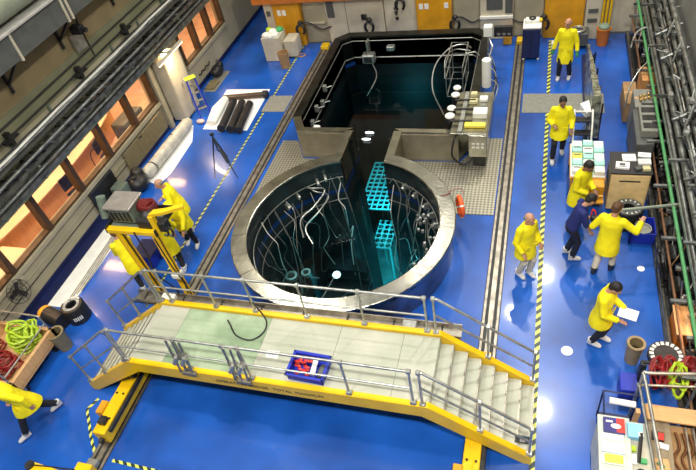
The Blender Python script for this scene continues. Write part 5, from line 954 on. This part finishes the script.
def person(label, x, y, rz, h=1.72, lean=0.0, feet=((-0.10, 0.03), (0.10, 0.0)), hands=((-0.30, 0.08, 0.80), (0.30, 0.08, 0.80)), coat='coat', trs=None, shoe=None, hair=None, skin=None, bald=False, head=(0, 0), gloves=False, coatlen=0.62, group=None, side=0.0, hood=False):
    trs = trs or M_trs; shoe = shoe or M_cover; hair = hair or M_hblk; skin = skin or M_skin; S = h/1.72
    t = thing('person', label, 'person', (x, y, 0), rz, group)
    hipz = 0.90 - 0.10*min(0.6, (abs(feet[0][1]-feet[1][1])/1.2)**1.3)
    pel = V((0, 0, hipz)); RL = Matrix.Rotation(-lean, 3, 'X') @ Matrix.Rotation(side, 3, 'Y')
    def U(px, py, pz): return pel + RL @ V((px, py, pz-0.90))
    nk = U(0, 0.0, 1.43); RH = Matrix.Rotation(head[0], 3, 'Z') @ Matrix.Rotation(-head[1]-lean*0.5, 3, 'X'); hc = nk + RL @ V((0, 0.015, 0.06)) + RH @ V((0, 0.02, 0.12))
    sh = [U(-0.185, 0, 1.37), U(0.185, 0, 1.37)]
    legs = []
    for s, f in zip((-1, 1), feet):
        hip = pel + V((s*0.09, 0, -0.02)); ank = V((f[0], f[1], 0.10 + (f[2] if len(f) > 2 else 0))); kn, ank = ik(hip, ank, 0.403, 0.403, (0.0, 1, 0.1)); legs.append((hip, kn, ank, f))
    arms = []
    for i, hd in enumerate(hands):
        s = (-1, 1)[i]; hand = V(hd) if (len(hd) > 3) else U(*hd)
        el, wr = ik(sh[i], V(hand[:3]), 0.29, 0.25, (s*0.5, -0.8, -0.6)); arms.append((sh[i], el, wr, s))
    b = B()
    # trunk, neck, head (one continuous body)
    b.loft([(U(0, 0, 0.86), 0.155, 0.11, RL), (U(0, 0, 1.0), 0.14, 0.10, RL), (U(0, 0, 1.15), 0.145, 0.10, RL), (U(0, 0, 1.32), 0.165, 0.11, RL), (U(0, 0, 1.42), 0.10, 0.075, RL)], 18)
    capsule(b, nk, hc - RH @ V((0, 0.0, 0.05)), 0.055, 0.052)
    b.ball(hc + RH @ V((0, -0.012, 0.025)), (0.077, 0.095, 0.092), 3, RH); b.ball(hc + RH @ V((0, 0.022, -0.045)), (0.058, 0.070, 0.075), 3, RH)
    capsule(b, hc+RH @ V((0, 0.085, 0.01)), hc+RH @ V((0, 0.112, -0.03)), 0.011, 0.017, 8); capsule(b, hc+RH @ V((-0.04, 0.078, 0.028)), hc+RH @ V((0.04, 0.078, 0.028)), 0.012, 0.012, 8)
    b.ball(hc+RH @ V((0, 0.075, -0.098)), (0.028, 0.022, 0.02), 2, RH)
    for s in (-1, 1): b.ball(hc+RH @ V((s*0.080, -0.005, -0.005)), (0.012, 0.022, 0.034), 2, RH)
    for hip, kn, ank, f in legs: capsule(b, hip, kn, 0.078, 0.052); capsule(b, kn, ank, 0.052, 0.036); capsule(b, ank, ank+V((0, 0.10, -0.06)), 0.035, 0.03)
    for a, e, wr, s in arms:
        capsule(b, a, e, 0.050, 0.038); capsule(b, e, wr, 0.038, 0.026)
        d = (wr-e).normalized(); sd = d.cross(V((0, 0, 1))); sd = sd.normalized() if sd.length > 0.1 else V((1, 0, 0)); up_ = sd.cross(d).normalized()
        if abs(d.z) > 0.8: sd = V((0, 1, 0)); sd = (sd-d*sd.dot(d)).normalized(); up_ = d.cross(sd)*s
        pc = wr+d*0.055
        Rm = Matrix((sd, up_, d)).transposed(); b.ball(pc, (0.042, 0.017, 0.055), 2, Rm)
        for q in range(4):
            base = pc+d*0.035+sd*(-0.030+0.020*q); ln = (0.062, 0.074, 0.070, 0.055)[q]; m1 = base+d*ln*0.55-up_*0.006; m2 = m1+(d*0.7-up_*0.7).normalized()*ln*0.5
            capsule(b, base, m1, 0.0095, 0.009, 6); capsule(b, m1, m2, 0.009, 0.008, 6)
        th = pc+sd*(-0.036)-d*0.02; capsule(b, th, th-sd*0.028+d*0.04-up_*0.01, 0.012, 0.009, 6)
    voxel('body', b, skin, t, 0.0085, 1)
    if gloves:
        for a, e, wr, s in arms: g = B(); d = (wr-e).normalized(); g.tube([wr-d*0.02, wr+d*0.03, wr+d*0.12, wr+d*0.15], [0.036, 0.042, 0.045, 0.02], 10); obj('glove', g, M_glv, t, True)
    # face details
    for s in (-1, 1): obj('eye', B().ball(hc+RH @ V((s*0.031, 0.083, 0.008)), (0.014, 0.008, 0.008), 2, RH), M_eye, t, True)
    obj('mouth', B().ball(hc+RH @ V((0, 0.092, -0.060)), (0.024, 0.008, 0.006), 2, RH), M_lip, t, True)
    hb = B()
    if hood: hb.ball(hc+RH @ V((0, -0.02, 0.015)), (0.115, 0.125, 0.125), 3, RH); obj('hood', hb, M_coat, t, True)
    elif bald:
        for s in (-1, 1): hb.ball(hc+RH @ V((s*0.055, -0.045, 0.01)), (0.032, 0.06, 0.045), 2, RH)
        hb.ball(hc+RH @ V((0, -0.085, 0.0)), (0.06, 0.028, 0.05), 2, RH); obj('hair', hb, hair, t, True)
    else: hb.ball(hc+RH @ V((0, -0.026, 0.042)), (0.086, 0.098, 0.090), 3, RH).ball(hc+RH @ V((0, -0.06, -0.01)), (0.076, 0.06, 0.07), 3, RH); obj('hair', hb, hair, t, True)
    # trousers
    b = B(); b.loft([(pel+V((0, 0, -0.10)), 0.165, 0.125, I3()), (pel+V((0, 0, 0.02)), 0.168, 0.125, I3()), (U(0, 0, 1.04), 0.155, 0.115, RL)], 18)
    for hip, kn, ank, f in legs:
        capsule(b, hip+V((0, 0, -0.02)), kn, 0.090, 0.070); d = (ank-kn).normalized(); b.tube([kn-d*0.03, kn+d*0.15, ank+V((0, 0, 0.0))], [0.070, 0.068, 0.060], 12)
    voxel('trousers', b, trs, t, 0.014, 2)
    for hip, kn, ank, f in legs:
        g = B(); ff = (ank+V((0, 0, -0.10))); zz = ank.z-0.10
        g.loft([(V((ank.x, ank.y-0.07, zz+0.05)), 0.035, 0.05, Matrix.Rotation(math.pi/2, 3, 'X')), (V((ank.x, ank.y-0.03, zz+0.062)), 0.05, 0.062, Matrix.Rotation(math.pi/2, 3, 'X')), (V((ank.x, ank.y+0.06, zz+0.052)), 0.052, 0.052, Matrix.Rotation(math.pi/2, 3, 'X')), (V((ank.x, ank.y+0.135, zz+0.038)), 0.05, 0.038, Matrix.Rotation(math.pi/2, 3, 'X')), (V((ank.x, ank.y+0.175, zz+0.03)), 0.028, 0.025, Matrix.Rotation(math.pi/2, 3, 'X'))], 14)
        g.tube([ank+V((0, -0.01, -0.06)), ank+V((0, -0.01, 0.05))], [0.055, 0.062], 12); obj('shoe', g, shoe, t, True)
    # coat or shirt
    b = B(); cm = M_coat if coat == 'coat' else M_nvt
    if coat == 'coat':
        z0 = coatlen; lowR = Matrix.Rotation(-lean*0.4, 3, 'X'); my = (legs[0][2].y+legs[1][2].y)*0.12; sp = min(0.09, abs(legs[0][2].y-legs[1][2].y)*0.13)
        hem = pel+V((0, my-0.02*lean, z0-0.90)); mid = pel+V((0, my*0.4, (z0-0.90)*0.5))
        b.loft([(hem, 0.222, 0.185+sp, I3()), (mid, 0.210, 0.178+sp*0.6, I3()), (pel+V((0, 0, 0.03)), 0.195, 0.145, lowR), (U(0, 0, 1.12), 0.185, 0.135, RL), (U(0, 0, 1.28), 0.20, 0.140, RL), (U(0, 0, 1.38), 0.185, 0.115, RL), (U(0, 0, 1.445), 0.085, 0.080, RL)], 24)
    else: b.loft([(U(0, 0, 0.88), 0.175, 0.13, RL), (U(0, 0, 1.05), 0.165, 0.12, RL), (U(0, 0, 1.25), 0.18, 0.125, RL), (U(0, 0, 1.37), 0.175, 0.11, RL), (U(0, 0, 1.44), 0.08, 0.075, RL)], 24)
    for a, e, wr, s in arms:
        capsule(b, a+V((-s*0.02, 0, 0)), e, 0.078, 0.064)
        if coat == 'coat': d = (wr-e).normalized(); b.tube([e-d*0.04, e+d*0.1, wr-d*0.01], [0.062, 0.060, 0.052], 12)
    voxel('coat' if coat == 'coat' else 'shirt', b, cm, t, 0.013, 2)
    cb = B(); cb.lathe([(0.072, -0.02), (0.085, 0.02), (0.070, 0.035), (0.062, 0.0)], 16, closed_prof=True); co = obj('collar', cb, cm, t, True); co.matrix_local = Matrix.Translation(U(0, 0.0, 1.435)) @ RL.to_4x4()
    if coat == 'coat':
        for s in (-1, 1): pk = U(s*0.11, 0.145+0.0, 0.93); obj('pocket', B().obox(pk+V((-0.06, 0.012, 0)), pk+V((0.06, 0.012, 0)), 0.012, 0.10), cm, t)
    t.scale = (S, S, S); return t
PI = math.pi
person('bald grey-haired man in a long yellow coat standing before the right ochre door', 4.54, 7.17, PI-0.15, 1.74, feet=((-0.16, 0.02), (0.12, 0.10)), hands=((-0.30, 0.10, 0.86), (0.32, 0.05, 0.84)), bald=True, hair=M_hgry, gloves=True, head=(-0.5, 0), coatlen=0.50)
person('dark-haired man in yellow coat walking beside the hazard tape near the white steps', 4.42, 3.55, PI+0.05, 1.72, feet=((-0.12, -0.18), (0.12, 0.22)), hands=((-0.24, 0.16, 0.92), (0.16, 0.24, 1.10)), skin=M_skin_d, head=(0.1, 0.25), coatlen=0.64)
person('dark-haired person in yellow coat looking down in front of the tray trolley', 4.80, 1.32, -2.2, 1.72, feet=((-0.10, 0.0), (0.10, 0.03)), hands=((-0.06, 0.30, 1.05), (0.10, 0.28, 1.05)), skin=M_skin_d, head=(0.0, 0.45), lean=0.12, coatlen=0.55)
P4 = person('person in navy shirt and trousers bending over with a red-strapped camera', 4.68, 0.25, -1.45, 1.72, feet=((-0.10, -0.02), (0.10, 0.06)), hands=((0.02, 0.36, 1.10), (0.14, 0.34, 0.92)), coat='shirt', trs=mat('navy_trousers', (0.006, 0.008, 0.025), 0.8), shoe=M_cover, lean=0.30, head=(0.1, 0.5))
P5 = person('brown-haired person seen from behind in yellow coat and cream trousers holding the pole', 5.32, -0.08, -0.35, 1.76, feet=((-0.13, -0.10), (0.12, 0.12)), hands=((-0.28, 0.22, 1.05), (0.42, 0.30, 1.25)), trs=M_crt, shoe=M_shoe, hair=M_hbrn, head=(-0.4, 0.2), lean=0.08)
P6 = person('dark-haired person in yellow coat reading a white sheet of paper', 5.16, -1.78, -1.95, 1.70, feet=((-0.10, 0.05), (0.10, -0.05)), hands=((-0.06, 0.32, 1.10), (0.16, 0.30, 1.02)), shoe=M_cover, head=(0, 0.6), lean=0.03, coatlen=0.60)
person('grey-haired balding person in yellow coat and cream trousers left of the hazard tape', 3.84, -0.34, -2.35, 1.72, feet=((-0.09, 0.05), (0.09, -0.05)), hands=((-0.22, 0.14, 0.90), (0.22, 0.16, 0.90)), trs=M_crt, bald=True, hair=M_hgry, head=(0.1, 0.15))
person('bald man in yellow coat behind the machine head of the lifting frame', -4.12, 0.22, PI/2+0.5, 1.74, feet=((-0.10, 0.0), (0.10, 0.05)), hands=((-0.2, 0.3, 1.1), (0.2, 0.3, 1.1)), bald=True, hair=M_hgry, head=(0.2, 0.2), lean=0.25)
person('grey-haired person in yellow coat bending beside the lifting frame column', -3.83, -1.02, 0.45, 1.74, feet=((-0.12, 0.02), (0.12, -0.12)), hands=((-0.15, 0.42, 1.15), (0.2, 0.40, 1.1)), hair=M_hgry, lean=0.28, head=(0.2, 0.4), coatlen=0.58)
person('person in yellow coat and hood nearest the left hazard tape', -3.84, -0.25, 3.45, 1.70, feet=((-0.12, 0.05), (0.14, -0.12)), hands=((-0.12, 0.42, 1.05), (0.14, 0.40, 0.95)), hood=True, lean=0.38, head=(0.0, 0.4), coatlen=0.62)
person('person in yellow coat stooping under the tray of the lifting frame', -4.40, -1.62, 0.9, 1.70, feet=((-0.10, -0.1), (0.10, 0.1)), hands=((-0.12, 0.40, 1.05), (0.12, 0.42, 1.0)), hair=M_hbrn, lean=0.35, head=(0.0, 0.3))
person('person in yellow-green coat striding at the left edge of the floor', -4.78, -5.08, 2.62, 1.72, feet=((-0.06, 0.36), (0.06, -0.36, 0.03)), hands=((-0.26, -0.05, 0.86), (0.26, 0.18, 0.90)), lean=0.22, head=(0, 0.1), coatlen=0.62)
t = thing('video_camera', 'black and red hand-held camera held by the person in navy', 'camera', (5.05, 0.25, 1.10), 0.3); obj('body', B().box(-.06, .06, -.05, .05, -.05, .06, .01), M_black, t); obj('lens', B().tube([(0.0, 0, 0), (.10, 0, -.02)], .035, 12), M_dark, t, True); obj('strap', B().tube(bez([(-.05, .05, .05), (0, .1, .15), (.04, .04, .06), (.02, -.04, -.2), (.05, .03, -.32)]), .016, 6), mat('bright_red', (0.62, 0.03, 0.02), 0.4), t)
t = thing('paper_sheet', 'white sheet of paper held by the reading person', 'paper', (5.44, -1.86, 1.09), -0.3); obj('sheet', B().box(-.05, .24, -.17, .05, 0, .003), M_paper, t); obj('fold_line', B().box(.09, .092, -.16, .04, .003, .004), M_grey, t)
